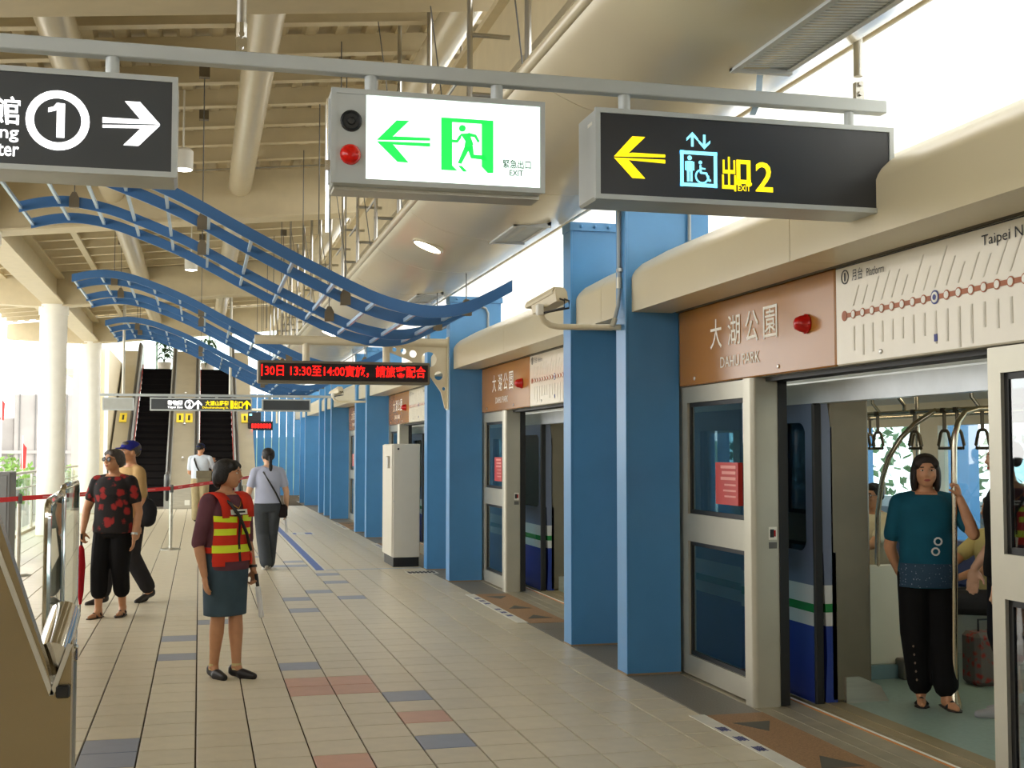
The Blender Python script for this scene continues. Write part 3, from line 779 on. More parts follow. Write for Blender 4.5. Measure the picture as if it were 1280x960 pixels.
polys = [Q([(607, 585), (868, 602), (868, 622), (607, 605)]), Q([(607, 600), (662, 606), (662, 826), (688, 852), (607, 848)]), Q([(810, 614), (868, 620), (868, 864), (840, 864), (810, 832)]), Q([(692, 828), (710, 828), (738, 857), (718, 857)])]
polys.append([(x_, y_) for x_, y_ in P2([(400 + (713 + 17 * math.cos(k * PI / 8)) / 4, (640 + 17 * math.sin(k * PI / 8)) / 4) for k in range(16)], c)])
polys += [Q([(704, 668), (748, 664), (768, 720), (750, 752), (722, 742), (728, 704)]),
          Q([(712, 664), (706, 690), (690, 712), (662, 710), (662, 696), (684, 698), (696, 678)]),
          Q([(744, 662), (782, 672), (800, 706), (790, 712), (774, 684), (742, 680)]),
          Q([(726, 728), (748, 744), (708, 818), (690, 814)]),
          Q([(738, 738), (766, 728), (770, 772), (826, 776), (836, 800), (756, 790)])]
flat('running_figure', polys, LETG, cl, '-y', s2)
TG = mat('green_print', (40, 110, 74), 0.5)
c = at(646.5, 205, Y=SF); text('緊急出口', .04, TG, (c.x, YF, c.z), '-y', s2, width=.124, height=.038, bold=.012)
c = at(646, 216, Y=SF); text('EXIT', .03, TG, (c.x, YF, c.z), '-y', s2, width=.060, height=.025, bold=.014)
obj('end_bracket', MB().tube([(.50, 5.12, 2.5), (.50, 5.12, 3.06)], .008, 8).box(.49, .515, 5.105, 5.135, 2.76, 2.80), CHROME, s2)
obj('base_tube', MB().box(.53, 1.42, 5.16, 5.3, 2.69, 2.706), STEELB, s2)
# sign 3
s3 = signbox('dark hanging sign with yellow left arrow and yellow exit 2', 1.657, 3.112, 2.695, 3.098, mat('sign_black_face', (44, 46, 50), 0.3, var=0.02), SF)
c = at(800, 195, Y=SF); cl = (c.x, YF, c.z)
flat('arrow', [P2([(768, 195), (791, 190.5), (832, 193), (832, 196.5)], c), P2([(768, 195), (791, 170), (807, 171), (784, 193)], c), P2([(768, 196.5), (832, 199.5), (832, 204), (790, 200)], c), P2([(768, 196.5), (786, 199.5), (807, 223), (791, 222)], c)], LETY, cl, '-y', s3)
c = at(874, 211, Y=SF); cl = (c.x, YF, c.z)
hw, hh = .088, .080
polys = [rectp(-hw, hh - .016, hw, hh), rectp(-hw, -hh, hw, -hh + .016), rectp(-hw, -hh, -hw + .016, hh), rectp(hw - .016, -hh, hw, hh)]
# standing figure
polys += [circ(-.043, .048, .0105), rectp(-.057, -.012, -.029, .034), rectp(-.065, -.008, -.059, .032), rectp(-.027, -.008, -.021, .032), rectp(-.056, -.058, -.045, -.010), rectp(-.041, -.058, -.030, -.010)]
# wheelchair figure
polys += [circ(.008, .030, .0085)] + stroke([(.008, .018), (.010, -.016), (.036, -.018), (.050, -.050), (.058, -.048)], .009) + stroke([(.010, .004), (.032, .002)], .007)
polys += stroke([(.016 + .030 * math.cos(q), -.032 + .030 * math.sin(q)) for q in [PI * .62 + i * .3 for i in range(16)]], .007)
flat('lift_symbol', polys, LETC, cl, '-y', s3)
c = at(866, 174, Y=SF); flat('up_arrow', [rectp(-.006, -.032, .006, .02), [(-.028, .005), (0, .034), (.028, .005), (.028, -.008), (0, .018), (-.028, -.008)]], LETC, (c.x, YF, c.z), '-y', s3)
c = at(881, 177, Y=SF); flat('down_arrow', [rectp(-.006, -.02, .006, .032), [(-.028, -.005), (-.028, .008), (0, -.018), (.028, .008), (.028, -.005), (0, -.034)]], LETC, (c.x, YF, c.z), '-y', s3)
c = at(912, 217, Y=SF); text('出', .15, LETY, (c.x, YF, c.z), '-y', s3, width=.068, height=.155, bold=.016)
c = at(930, 213, Y=SF); flat('lettering', [rectp(-.034, .030, .034, .048), rectp(-.034, -.05, -.016, .03), rectp(.016, -.05, .034, .03), rectp(-.034, -.06, .034, -.042), rectp(-.04, -.066, -.012, -.054), rectp(.012, -.066, .04, -.054)], LETY, (c.x, YF, c.z), '-y', s3)
c = at(931, 235, Y=SF); text('EXIT', .03, LETY, (c.x, YF, c.z), '-y', s3, width=.062, height=.026, bold=.012)
c = at(956, 221, Y=SF); text('2', .15, LETY, (c.x, YF, c.z), '-y', s3, width=.085, height=.135, bold=.012)
obj('maker_plate', MB().box(1.655, 1.658, 5.14, 5.2, 3.03, 3.045), WHITE, s3)

# ------------------------------------------------------------------ LED display on an arm
la = thing('display_arm', 'cream pipe arm with perforated gusset on a blue column, holding the LED display', 'bracket', (3.0, 15.05, 2.9))
obj('arm', MB().tube([(.62, 15.05, 2.925), (2.975, 15.05, 2.925)], .055, 16), CREAM, la, True)
for xx in (1.23, 2.2):
    obj('drop', MB().tube([(xx, 15.05, 2.9), (xx, 15.05, 2.67)], .045, 12), CREAM, la, True)
# gusset with holes, cut by triangulating a ring polygon
bm = bmesh.new()
out = [(2.97, 2.88), (2.20, 2.88), (2.24, 2.80), (2.50, 2.70), (2.72, 2.54), (2.88, 2.32), (2.93, 2.12), (2.97, 2.10)]
holes = [(2.30, 2.835, .028), (2.41, 2.815, .036), (2.53, 2.785, .045), (2.73, 2.72, .095), (2.85, 2.52, .055), (2.915, 2.36, .022)]
es = []
def loop(pts):
    vs_ = [bm.verts.new((x_, 15.05, z_)) for x_, z_ in pts]
    for i in range(len(vs_)): es.append(bm.edges.new((vs_[i], vs_[(i + 1) % len(vs_)])))
loop(out)
for hx, hz, hr in holes: loop(circ(hx, hz, hr, 16))
bmesh.ops.triangle_fill(bm, use_beauty=True, use_dissolve=False, edges=es)
me = bpy.data.meshes.new('gusset'); bm.to_mesh(me); bm.free(); me.materials.append(CREAM)
o = obj('gusset', me, CREAM, la); sd = o.modifiers.new('thick', 'SOLIDIFY'); sd.thickness = .03; sd.offset = 0
obj('mount_plate', MB().box(2.955, 2.975, 14.98, 15.12, 2.1, 3.0), CREAM, la)
LEDR = mat('led_red', (255, 16, 10), 0.4, emit=2.2)
LEDF = mat('led_face', (22, 4, 5), 0.4)
led = thing('led_display', 'black LED display with red scrolling time text under a cream arm', 'display', (1.7, 15.05, 2.4))
obj('housing', MB().bbox(.655, 2.73, 14.97, 15.17, 2.402, 2.672, .012), mat('led_case', (120, 112, 94), 0.5, 0.2), led)
obj('screen', MB().box(.69, 2.70, 14.955, 14.972, 2.435, 2.64), LEDF, led)
text('30日 13:30至14:00實施，請旅客配合', .2, LEDR, (1.705, 14.953, 2.552), '-y', led, width=1.93, height=.142, bold=.006)
flat('lettering', [rectp(-.006, -.07, .006, .07)], LEDR, (.705, 14.953, 2.552), '-y', led)
# second display far away
led2 = thing('led_display', 'small far LED display with red text near the escalators', 'display', (1.9, 40, 2.3))
c0, c1 = at(310, 523, Y=40), at(341, 537, Y=40)
obj('housing', MB().bbox(c0.x, c1.x, 40, 40.2, c1.z - .02, c1.z + .26, .01).bbox(c0.x, c0.x + .4, 40, 40.2, c1.z + .26, c1.z + .55, .01), mat('led_case_dark', (30, 30, 32), 0.5), led2)
obj('screen', MB().box(c0.x + .03, c1.x - .03, 39.98, 40, c1.z + .01, c1.z + .23), LEDF, led2)
flat('lettering', [rectp(.05 + k * .09, .05, .11 + k * .09, .18) for k in range(7)], LEDR, (c0.x + .06, 39.978, c1.z), '-y', led2)
obj('screen_glow', MB().box(c0.x + .04, c0.x + .12, 39.98, 40, c1.z + .44, c1.z + .5), LETC, led2)
obj('arm', MB().tube([(c0.x - .1, 40.1, c1.z + .62), (2.98, 40.1, c1.z + .62)], .05, 10).tube([(c0.x + .9, 40.1, c1.z + .62), (c0.x + .9, 40.1, c1.z + .2)], .03, 8), CREAM, led2, True)
# ------------------------------------------------------------------ wavy blue lattices hung from the roof
WP = [(-1.84, 4.11), (-1.6, 4.17), (-1.35, 4.19), (-1.05, 4.15), (-.75, 4.06), (-.2, 3.84), (.42, 3.52), (.98, 3.24), (1.5, 3.0), (1.82, 2.905), (2.08, 2.875), (2.36, 2.915), (2.6, 3.02), (2.82, 3.14)]
def catmull(P, n=5):
    out = []
    for i in range(len(P) - 1):
        p0, p1, p2, p3 = P[max(0, i - 1)], P[i], P[i + 1], P[min(len(P) - 1, i + 2)]
        for k in range(n):
            t = k / n
            out.append(tuple(.5 * (2 * b_ + (c_ - a_) * t + (2 * a_ - 5 * b_ + 4 * c_ - d_) * t * t + (-a_ + 3 * b_ - 3 * c_ + d_) * t ** 3) for a_, b_, c_, d_ in zip(p0, p1, p2, p3)))
    return out + [P[-1]]
WC = catmull(WP)
def barmesh(y, h=.112, t=.022):
    mb = MB(); n = len(WC); vs_ = []
    for x_, z_ in WC:
        vs_ += [(x_, y - t / 2, z_ - h / 2), (x_, y + t / 2, z_ - h / 2), (x_, y + t / 2, z_ + h / 2), (x_, y - t / 2, z_ + h / 2)]
    fs_ = [(i * 4 + k, i * 4 + (k + 1) % 4, (i + 1) * 4 + (k + 1) % 4, (i + 1) * 4 + k) for i in range(n - 1) for k in range(4)] + [(0, 1, 2, 3), tuple((n - 1) * 4 + k for k in range(4))]
    return mb.add(vs_, fs_)
def wz(x_):
    for (a_, b_), (c_, d_) in zip(WC[:-1], WC[1:]):
        if a_ <= x_ <= c_: return b_ + (d_ - b_) * (x_ - a_) / (c_ - a_)
    return WC[-1][1]
def lattice(y0, y1, rails, m, label):
    t = thing('wave_lattice', label, 'ceiling lattice', (0, (y0 + y1) / 2, 4.0), 0, 'wavy blue lattices under the roof')
    ys = [y0 + (y1 - y0) * f for f in rails]
    for yy in ys: obj('rail', barmesh(yy), m, t, True)
    x_ = -1.82
    while x_ < 2.75:
        z_ = wz(x_)
        obj('rung', MB().box(x_ - .014, x_ + .014, y0, y1, z_ - .03, z_ + .005), LATRUNG if m is BLUELAT else m, t)
        x_ += .375
    for xx in (-1.3, .0, 1.35, 2.55):
        for yy in ys[1:-1] if len(ys) > 2 else ys[:1]:
            z_ = wz(xx)
            b_ = obj('bracket', MB().prism([(xx - .05, z_ - .06), (xx + .05, z_ - .06), (xx + .05, z_ + .04), (xx + .02, z_ + .10), (xx - .02, z_ + .10), (xx - .05, z_ + .04)], 'y', yy - .035, yy + .035), mat('bracket_brown', (116, 106, 88), 0.5, 0.4), t)
            obj('suspension_rod', MB().tube([(xx, yy, z_ + .08), (xx, yy, min(5.25 + SL * xx, 5.3) if xx < 1.6 else 3.42)], .006, 6), DARKGREY, t)
            if xx < 1.6: obj('anchor', MB().box(xx - .05, xx + .05, yy - .04, yy + .04, zr(xx, 5.14), zr(xx, 5.24)), mat('bracket_brown', (0, 0, 0)), t)
    return t
lattice(11.2, 14.5, (0, .24, .71, 1), BLUELAT, 'nearest dark blue wavy lattice, directly behind the hanging exit signs')
lattice(19.0, 22.4, (0, .24, .71, 1), BLUELAT, 'dark blue wavy lattice hanging between the other two')
lattice(25.6, 29.4, (0, .38, .70, 1), BLUELAT, 'blue wavy lattice hanging closest to the escalators')

# ------------------------------------------------------------------ far hanging signs
Y2 = 28.0
fg = thing('sign_gantry', 'slim far beam carrying small grey signs in front of the escalators', 'beam', (0, Y2, 2.8))
obj('beam', MB().box(-2.1, 2.96, Y2 + .05, Y2 + .11, 2.775, 2.83), GREY2, fg)
for xx in (-1.62, .64): obj('hanger', MB().tube([(xx, Y2 + .08, 2.82), (xx, Y2 + .08, 5.2)], .03, 8), SDP, fg, True)
for xx in (-.65, .35, 1.5, 2.2): obj('drop_stub', MB().box(xx - .03, xx + .03, Y2 + .05, Y2 + .11, 2.72, 2.78), GREY2, fg)
f1 = signbox('blank pale grey far sign beside the white round columns', -2.04, -1.39, 2.465, 2.74, mat('pale_face', (176, 178, 172), 0.5), Y2, .2, bd=.03)
f2 = signbox('far grey sign with white circled 2 and yellow exit 1 text', -1.06, 1.115, 2.465, 2.75, FACED, Y2, .2, bd=.03)
f3 = signbox('blank dark grey far sign next to the blue columns', 1.33, 2.40, 2.465, 2.74, FACED, Y2, .2, bd=.03)
yt = Y2 + .005
text('動物園', .12, LETW, (-.53, yt, 2.635), '-y', f2, width=.31, height=.11, bold=.02)
text('Taipei Zoo', .07, LETW, (-.53, yt, 2.535), '-y', f2, width=.32, height=.06, bold=.02)
flat('number_ring', ring(-.23, 0, .075, .10), LETW, (0, yt, 2.605), '-y', f2)
text('2', .12, LETW, (-.23, yt, 2.605), '-y', f2, width=.07, height=.11, bold=.02)
upa = [rectp(-.02, -.1, .02, .06), [(-.085, .01), (0, .1), (.085, .01), (.085, -.035), (0, .045), (-.085, -.035)]]
flat('arrow', upa, LETW, (-.045, yt, 2.605), '-y', f2)
text('大湖山莊街', .12, LETY, (.36, yt, 2.635), '-y', f2, width=.50, height=.11, bold=.02)
text('Dahushanzhuang St.', .07, LETY, (.33, yt, 2.535), '-y', f2, width=.56, height=.06, bold=.01)
text('1', .16, LETY, (.675, yt, 2.605), '-y', f2, width=.06, height=.18, bold=.02)
text('出口', .15, LETY, (.815, yt, 2.605), '-y', f2, width=.19, height=.18, bold=.02)
flat('arrow', upa, LETY, (1.0, yt, 2.605), '-y', f2)

# ------------------------------------------------------------------ escalators
ES = mat('escalator_step', (16, 14, 14), 0.9, 0.0, spec=0.1)
ESE = mat('step_edge', (26, 23, 21), 0.8, spec=0.1)
SKR = mat('skirt_red', (196, 70, 62), 0.4)
BAL = mat('balustrade_grey', (170, 172, 170), 0.35, 0.35, var=0.04)
DCK = mat('deck_steel', (190, 184, 166), 0.32, 0.6, var=0.06, scale=2)
HR = mat('handrail_black', (22, 24, 26), 0.4)
m_ = 4.45 / 8.5
Y0 = 36.5
stepm = mkmesh('step', MB().box(-.5, .5, 0, .42, -.215, 0), ES)
edgem = mkmesh('step_edge', MB().box(-.5, .5, -.004, .014, -.012, .003), ESE)
def escalator(xc, label):
    t = thing('escalator', label, 'escalator', (xc, Y0, 0), 0, 'escalators at the platform end')
    for k in range(23):
        s_ = bpy.data.objects.new('step', stepm); COL.objects.link(s_); s_.parent = t
        s_.location = (0, k * 8.5 / 22, max(0.006, k * 4.45 / 22))
        e_ = bpy.data.objects.new('step_edge', edgem); COL.objects.link(e_); e_.parent = s_
    obj('landing', MB().box(xc - .5, xc + .5, Y0 - 1.4, Y0 + .05, -.005, .012), STEELB, t)
    obj('truss', MB().prism([(Y0, -.0), (Y0 + .6, 0), (45.3, 4.1), (45.3, 4.25), (45, 4.25)], 'x', xc - .5, xc + .5), ES, t)
    for s_ in (-1, 1):
        xa, xb = sorted((xc + s_ * .51, xc + s_ * .66))
        line = lambda off: [(Y0 - .9, .02 + off if off < .5 else off), (Y0 + .3, off), (45, 4.45 + off), (46.5, 4.45 + off)]
        P = [(Y0 - 1.0, .0), (Y0, .0), (45, 4.30), (46.5, 4.40), (46.5, 5.3), (45.1, 5.28), (Y0 + .5, .92), (Y0 - .7, .92), (Y0 - .95, .80), (Y0 - 1.05, .5)]
        obj('balustrade', MB().prism(P, 'x', xa, xb), BAL, t)
        xs_ = xc + s_ * .505
        obj('skirt', MB().prism([(Y0 - .2, .03), (45, 4.47), (46, 4.47), (46, 4.57), (45, 4.60), (Y0 - .2, .14)], 'x', min(xs_, xs_ - s_ * .012), max(xs_, xs_ - s_ * .012)), SKR, t)
        xh = xc + s_ * .60
        obj('handrail', MB().tube([(xh, Y0 - .7, .14), (xh, Y0 - 1.02, .25), (xh, Y0 - 1.12, .5), (xh, Y0 - 1.0, .84), (xh, Y0 - .7, .97), (xh, Y0 + .5, .97), (xh, 45.1, 5.33), (xh, 46.5, 5.36)], .045, 10), HR, t, True)
        nw = obj('newel', MB().tube([(xh, Y0 - .75, .32), (xh, Y0 - .9, .36), (xh, Y0 - .95, .5), (xh, Y0 - .88, .72), (xh, Y0 - .7, .80)], .07, 10), STEEL, t, True)
    return t
escalator(-1.45, 'escalator with black steps and red skirt line, beside the white round columns')
escalator(.50, 'escalator with black steps in front of the man with phone')
def deck(x0, x1, lift, label):
    t = thing('escalator_deck', label, 'deck panel', ((x0 + x1) / 2, Y0, 0), 0, 'steel decks beside the escalators')
    P = [(Y0 - .9, 0), (46.5, 0), (46.5, 4.45 + lift), (45, 4.45 + lift), (Y0 + .5, lift), (Y0 - .9, lift)]
    obj('panel', MB().prism(P, 'x', x0, x1), DCK, t)
    w = x1 - x0
    for yy in (43.6, 40.3):
        for q in range(2 if w > .5 else 1):
            xx = x0 + w * ((.28, .72)[q] if w > .5 else .5)
            z_ = m_ * (yy - Y0 - .25) + lift
            st = obj('warning_sticker', MB().prism([(yy, z_ + .012), (yy + .55, z_ + .55 * m_ + .012), (yy + .55, z_ + .55 * m_ + .0), (yy, z_)], 'x', xx - .11, xx + .11), YEL, t)
            obj('sticker_mark', MB().prism([(yy + .12, z_ + .016 + .12 * m_), (yy + .42, z_ + .42 * m_ + .016), (yy + .42, z_ + .42 * m_ + .01), (yy + .12, z_ + .12 * m_ + .01)], 'x', xx - .03, xx + .03), INK, st)
    if w > .5:
        for k in range(3): obj('stud', MB().lathe([(.05, 0), (.04, .04)], ((x0 + x1) / 2, 38.2 + k * 2.0, m_ * (38.2 + k * 2.0 - Y0 - .25) + lift), 8), STEEL, t)
    obj('front_box', MB().bbox(x0 + .04, x1 - .04, Y0 - 1.25, Y0 - .85, 0, .62, .01).box(x0 + .02, x1 - .02, Y0 - 1.27, Y0 - .85, .62, .64), STEELB, t)
    obj('front_plate', MB().box(x1 - .22, x1 - .08, Y0 - 1.262, Y0 - 1.25, .1, .24), WHITE, t)
    if w > .5: obj('front_label', MB().box(x0 + .1, x0 + .45, Y0 - .905, Y0 - .9, .55, .63), mat('brick_label', (170, 100, 76), 0.5), t)
    return t
deck(-.79, -.16, .62, 'brushed steel deck between the two escalators')
deck(-2.55, -2.11, .62, 'narrow steel deck left of both escalators')
deck(1.16, 1.62, .62, 'narrow steel deck between the escalator and the blue wall')
struct('floor_upper', MB().box(-4.5, 4, 45.2, 56, 4.2, 4.45), CREAM, 'upper floor at the top of the escalators')
wf = struct('wall_far', label='pale wall panels around and behind the escalators')
obj('side_panel', MB().box(-3.6, -2.62, 38, 46, 0, 4.6), CREAM, wf)
for k in range(3): obj('pilaster', MB().box(-3.3 + k * .3, -3.2 + k * .3, 37.8, 38, 0, 4.6), WHITE, wf)
obj('lintel', MB().box(-3.6, 3.3, 44.9, 45.2, 6.6, 7.4), CREAM, wf)
for k in range(7): obj('blue_panel', MB().box(1.72 + k * .26, 1.96 + k * .26, 45.0, 45.1 + .06 * (k % 2), 0, 3.6), BLUE, wf)
obj('window_frame', MB().box(-3.4, 3.3, 55.8, 55.9, 4.45, 4.75).box(-1.9, -1.8, 55.8, 55.9, 4.45, 8).box(.3, .4, 55.8, 55.9, 4.45, 8), mat('frame_teal', (150, 178, 176), 0.4), wf)
obj('window_glass', MB().box(-3.4, 3.3, 55.84, 55.86, 4.75, 8), GLASSV, wf)
obj('notice_board', MB().box(1.64, 1.74, 43.5, 44.4, 1.0, 2.0), WHITE, wf)
def plant(x_, y_, z_, h, label, droop):
    t = thing('potted_plant', label, 'plant', (x_, y_, z_), 0, 'plants on the upper floor')
    obj('pot', MB().lathe([(.16, 0), (.2, .02), (.26, .38), (.24, .4), (.22, .36)], (x_, y_, z_), 16), mat('pot_white', (200, 196, 188), 0.5), t, True)
    obj('stem', MB().tube([(x_, y_, z_ + .3), (x_ + .02, y_, z_ + h)], .02, 6), mat('stem', (70, 60, 40), 0.7), t)
    mb = MB()
    for k in range(60):
        a = random.random() * 2 * PI; z0 = z_ + .4 + (h - .4) * random.random(); l = .35 + .3 * random.random()
        d = Vector((math.cos(a), math.sin(a), 0)); n = Vector((-d.y, d.x, 0)) * .05
        p0 = Vector((x_, y_, z0)); p1 = p0 + d * l * .5 + Vector((0, 0, .12)); p2 = p0 + d * l + Vector((0, 0, -droop))
        mb.add([p0 - n * .3, p0 + n * .3, p1 + n, p1 - n, p2], [(0, 1, 2, 3), (3, 2, 4)])
    obj('foliage', mb, mat('leaf_dark', (44, 74, 40), 0.6), t)
plant(-1.3, 47.4, 4.45, 1.5, 'dark leafy potted plant above the left escalator', .05)
plant(.25, 47.6, 4.45, 1.2, 'feathery green potted plant above the right escalator', .25)

# ------------------------------------------------------------------ round columns, rail, outside
for yy, lb in ((24.9, 'white round steel column beside the glass railing, nearer of two'), (33.2, 'white round steel column close to the escalators'), (16.55, 'white round steel column outside the view'), (8.3, 'white round steel column near the ticket machine')):
    t = thing('round_column', lb, 'column', (-2.72, yy, 0))
    obj('shaft', MB().lathe([(.25, 0), (.25, 4.2)], (-2.72, yy, 0), 32), WHITE, t, True)
    obj('collar', MB().lathe([(.27, 4.17), (.27, 4.36)], (-2.72, yy, 0), 32), WHITE, t, True)
    obj('base_ring', MB().lathe([(.27, 0), (.27, .02)], (-2.72, yy, 0), 32), CREAM, t, True)
RL = ['glass railing bay behind the dark grey cabinet', 'glass railing bay between the grey cabinet and the nearer white column', 'glass railing bay right beside the nearer white column', 'glass railing bay between the two white columns', 'glass railing bay between the two white columns', 'glass railing bay beside the white column close to the escalators', 'glass railing bay ending at the cream wall by the escalators']
for k in range(7):
    yy = 18.5 + k * 2.8
    t = thing('glass_railing', RL[k], 'railing', (-3.3, yy, 0), 0, 'glass railing bays')
    obj('post', MB().prism([(yy + .01, 0), (yy + .17, 0), (yy + .08, 1.12), (yy + .0, 1.12)], 'x', -3.33, -3.29), STEELB, t)
    obj('handrail', MB().tube([(-3.27, yy, 1.17), (-3.27, yy + 2.795, 1.17)], .03, 10), STEEL, t, True)
    obj('mid_rail', MB().tube([(-3.27, yy, .88), (-3.27, yy + 2.795, .88)], .015, 8), STEEL, t, True)
    obj('pane', MB().box(-3.345, -3.335, yy + .06, yy + 2.74, .06, 1.05), GLASSV, t)
    obj('kerb', MB().box(-3.45, -3.25, yy, yy + 2.795, -.02, .05), CREAM, t)
t = thing('switch_cabinet', 'dark grey cabinet at the platform side behind the red tape', 'cabinet', (-2.9, 19, 0))
obj('body', MB().bbox(-3.2, -2.62, 19.0, 19.6, .03, 1.29, .012), DARKGREY, t)
obj('door', MB().bbox(-3.16, -2.66, 18.985, 19.01, .1, 1.24, .006), DARKGREY, t)
obj('plinth', MB().box(-3.18, -2.64, 19.03, 19.57, 0, .04), BLACK, t)
struct('floor_ground', MB().box(-160, -3.5, -60, 260, -6.2, -6.0), mat('pale_ground', (190, 188, 180), 0.9), 'ground beside the elevated station')
t = thing('grey_building', 'grey concrete building with a lower wing seen beyond the railing', 'building', (-10.5, 84, -6))
GB = mat('building_grey', (150, 146, 142), 0.9, var=0.12, scale=.6)
obj('tower', MB().bbox(-10.9, -7.4, 80, 90, -6, 5.05, .1), GB, t)
obj('wing', MB().bbox(-24, -10.9, 80.5, 90, -6, 3.6, .1), GB, t)
obj('ledge', MB().box(-24, -7.3, 79.9, 80.5, 1.4, 1.6), GB, t)
for k in range(4): obj('panel_joint', MB().box(-10.6 + k * .9, -10.55 + k * .9, 79.93, 80.0, -6, 5), DARKGREY, t)
t = thing('brick_building', 'pale building with a reddish corner behind the white column', 'building', (-5.5, 100, -6))
obj('block', MB().bbox(-9.5, -6.4, 98, 110, -6, 6.2, .1), mat('building_pale', (214, 196, 186), 0.9), t)
for k in range(4): obj('balcony', MB().box(-9.5, -6.3, 97.6, 98, -2 + k * 2, -1.3 + k * 2), mat('building_rose', (200, 140, 124), 0.9), t)
t = thing('hillside', 'green hill behind the buildings', 'hill', (-30, 230, -6))
mb = MB(); N = 24
vs_ = []
for i in range(N + 1):
    a = i / N
    vs_ += [(-110 + 160 * a, 215, -6), (-110 + 160 * a, 235, 2 + 2.5 * math.sin(a * PI) + 0.8 * math.sin(a * 17))]
mb.add(vs_, [(2 * i, 2 * i + 2, 2 * i + 3, 2 * i + 1) for i in range(N)])
obj('slope', mb, mat('hill_green', (92, 118, 80), 0.9), t)
def bush(x_, y_, z0, r, label, n=700, col=(112, 150, 70)):
    t = thing('shrub', label, 'shrub', (x_, y_, z0), 0, 'trees beyond the opposite platform' if x_ > 0 else None)
    mb = MB()
    for k in range(n):
        v = Vector((random.gauss(0, 1), random.gauss(0, 1), random.gauss(0, 1))).normalized() * r * (.6 + .45 * random.random())
        p = Vector((x_, y_, z0 + r * .85)) + Vector((v.x * 1.3, v.y, v.z * .8))
        a, b_ = Vector((random.gauss(0, 1), random.gauss(0, 1), random.gauss(0, 1))).normalized() * .12, Vector((random.gauss(0, 1), random.gauss(0, 1), random.gauss(0, 1))).normalized() * .07
        mb.add([p - a, p - b_, p + a, p + b_], [(0, 1, 2, 3)])
    obj('foliage', mb, mat('leaf_' + str(col[0]), col, 0.6, var=0.3, scale=3), t)
    obj('stem', MB().tube([(x_, y_, z0 - 4), (x_, y_, z0 + r * .8)], .06, 6), mat('stem', (0, 0, 0)), t)
c = at(14, 585, Y=44); bush(c.x - .6, 44, c.z - 1.5, 1.2, 'leafy green shrub outside the railing beside the grey cabinet')
c = at(93, 588, Y=60); bush(c.x, 60, c.z - 1.0, .8, 'small green shrub seen between the white columns', 400)
for px_, py_, Yf in ((28, 575, 55), (2, 516, 70)):
    c = at(px_, py_, Y=Yf)
    t = thing('flag', 'red and white flag on a pole by the shrub' if py_ > 550 else 'red flag high beside the grey building', 'flag', (c.x, Yf, -6))
    obj('pole', MB().tube([(c.x, Yf, -6), (c.x, Yf, c.z + 1.0)], .03, 6), WHITE, t)
    obj('cloth', MB().prism([(c.x - .02, c.z + .75), (c.x + .16, c.z + .5), (c.x + .12, c.z - .4), (c.x - .06, c.z - .35)], 'y', Yf - .02, Yf + .02), mat('flag_red', (196, 44, 40), 0.7), t)
for k in range(6):
    xo, yo = 12.6 + .4 * (k % 2), 12 + k * 4.6
    bush(xo, yo, -.2, 1.5, 'leafy tree beyond the opposite platform wall', 500, (70, 98, 58))

# ------------------------------------------------------------------ tall grey cabinet
t = thing('equipment_cabinet', 'tall pale grey equipment cabinet with black plinth beside the blue columns', 'cabinet', (2.78, 17.4, 0))
CAB = mat('cabinet_grey', (206, 200, 184), 0.4, var=0.02)
obj('body', MB().bbox(2.59, 2.965, 17.0, 17.9, .13, 1.69, .008), CAB, t)
obj('plinth', MB().box(2.60, 2.955, 17.02, 17.88, 0, .13), BLACK, t)
d = obj('door', MB().bbox(2.572, 2.592, 17.01, 17.89, .14, 1.68, .004), CAB, t)
obj('handle', MB().bbox(2.53, 2.575, 17.2, 17.28, 1.35, 1.52, .01), STEEL, d)
obj('lock', MB().lathe([(.015, 0), (.015, -.01)], (2.66, 17.0, 1.62), 8, 'y'), BLACK, t)
obj('side_lock', MB().lathe([(.012, 0), (.012, -.008)], (2.60, 17.0, .9), 8, 'y'), STEEL, t)

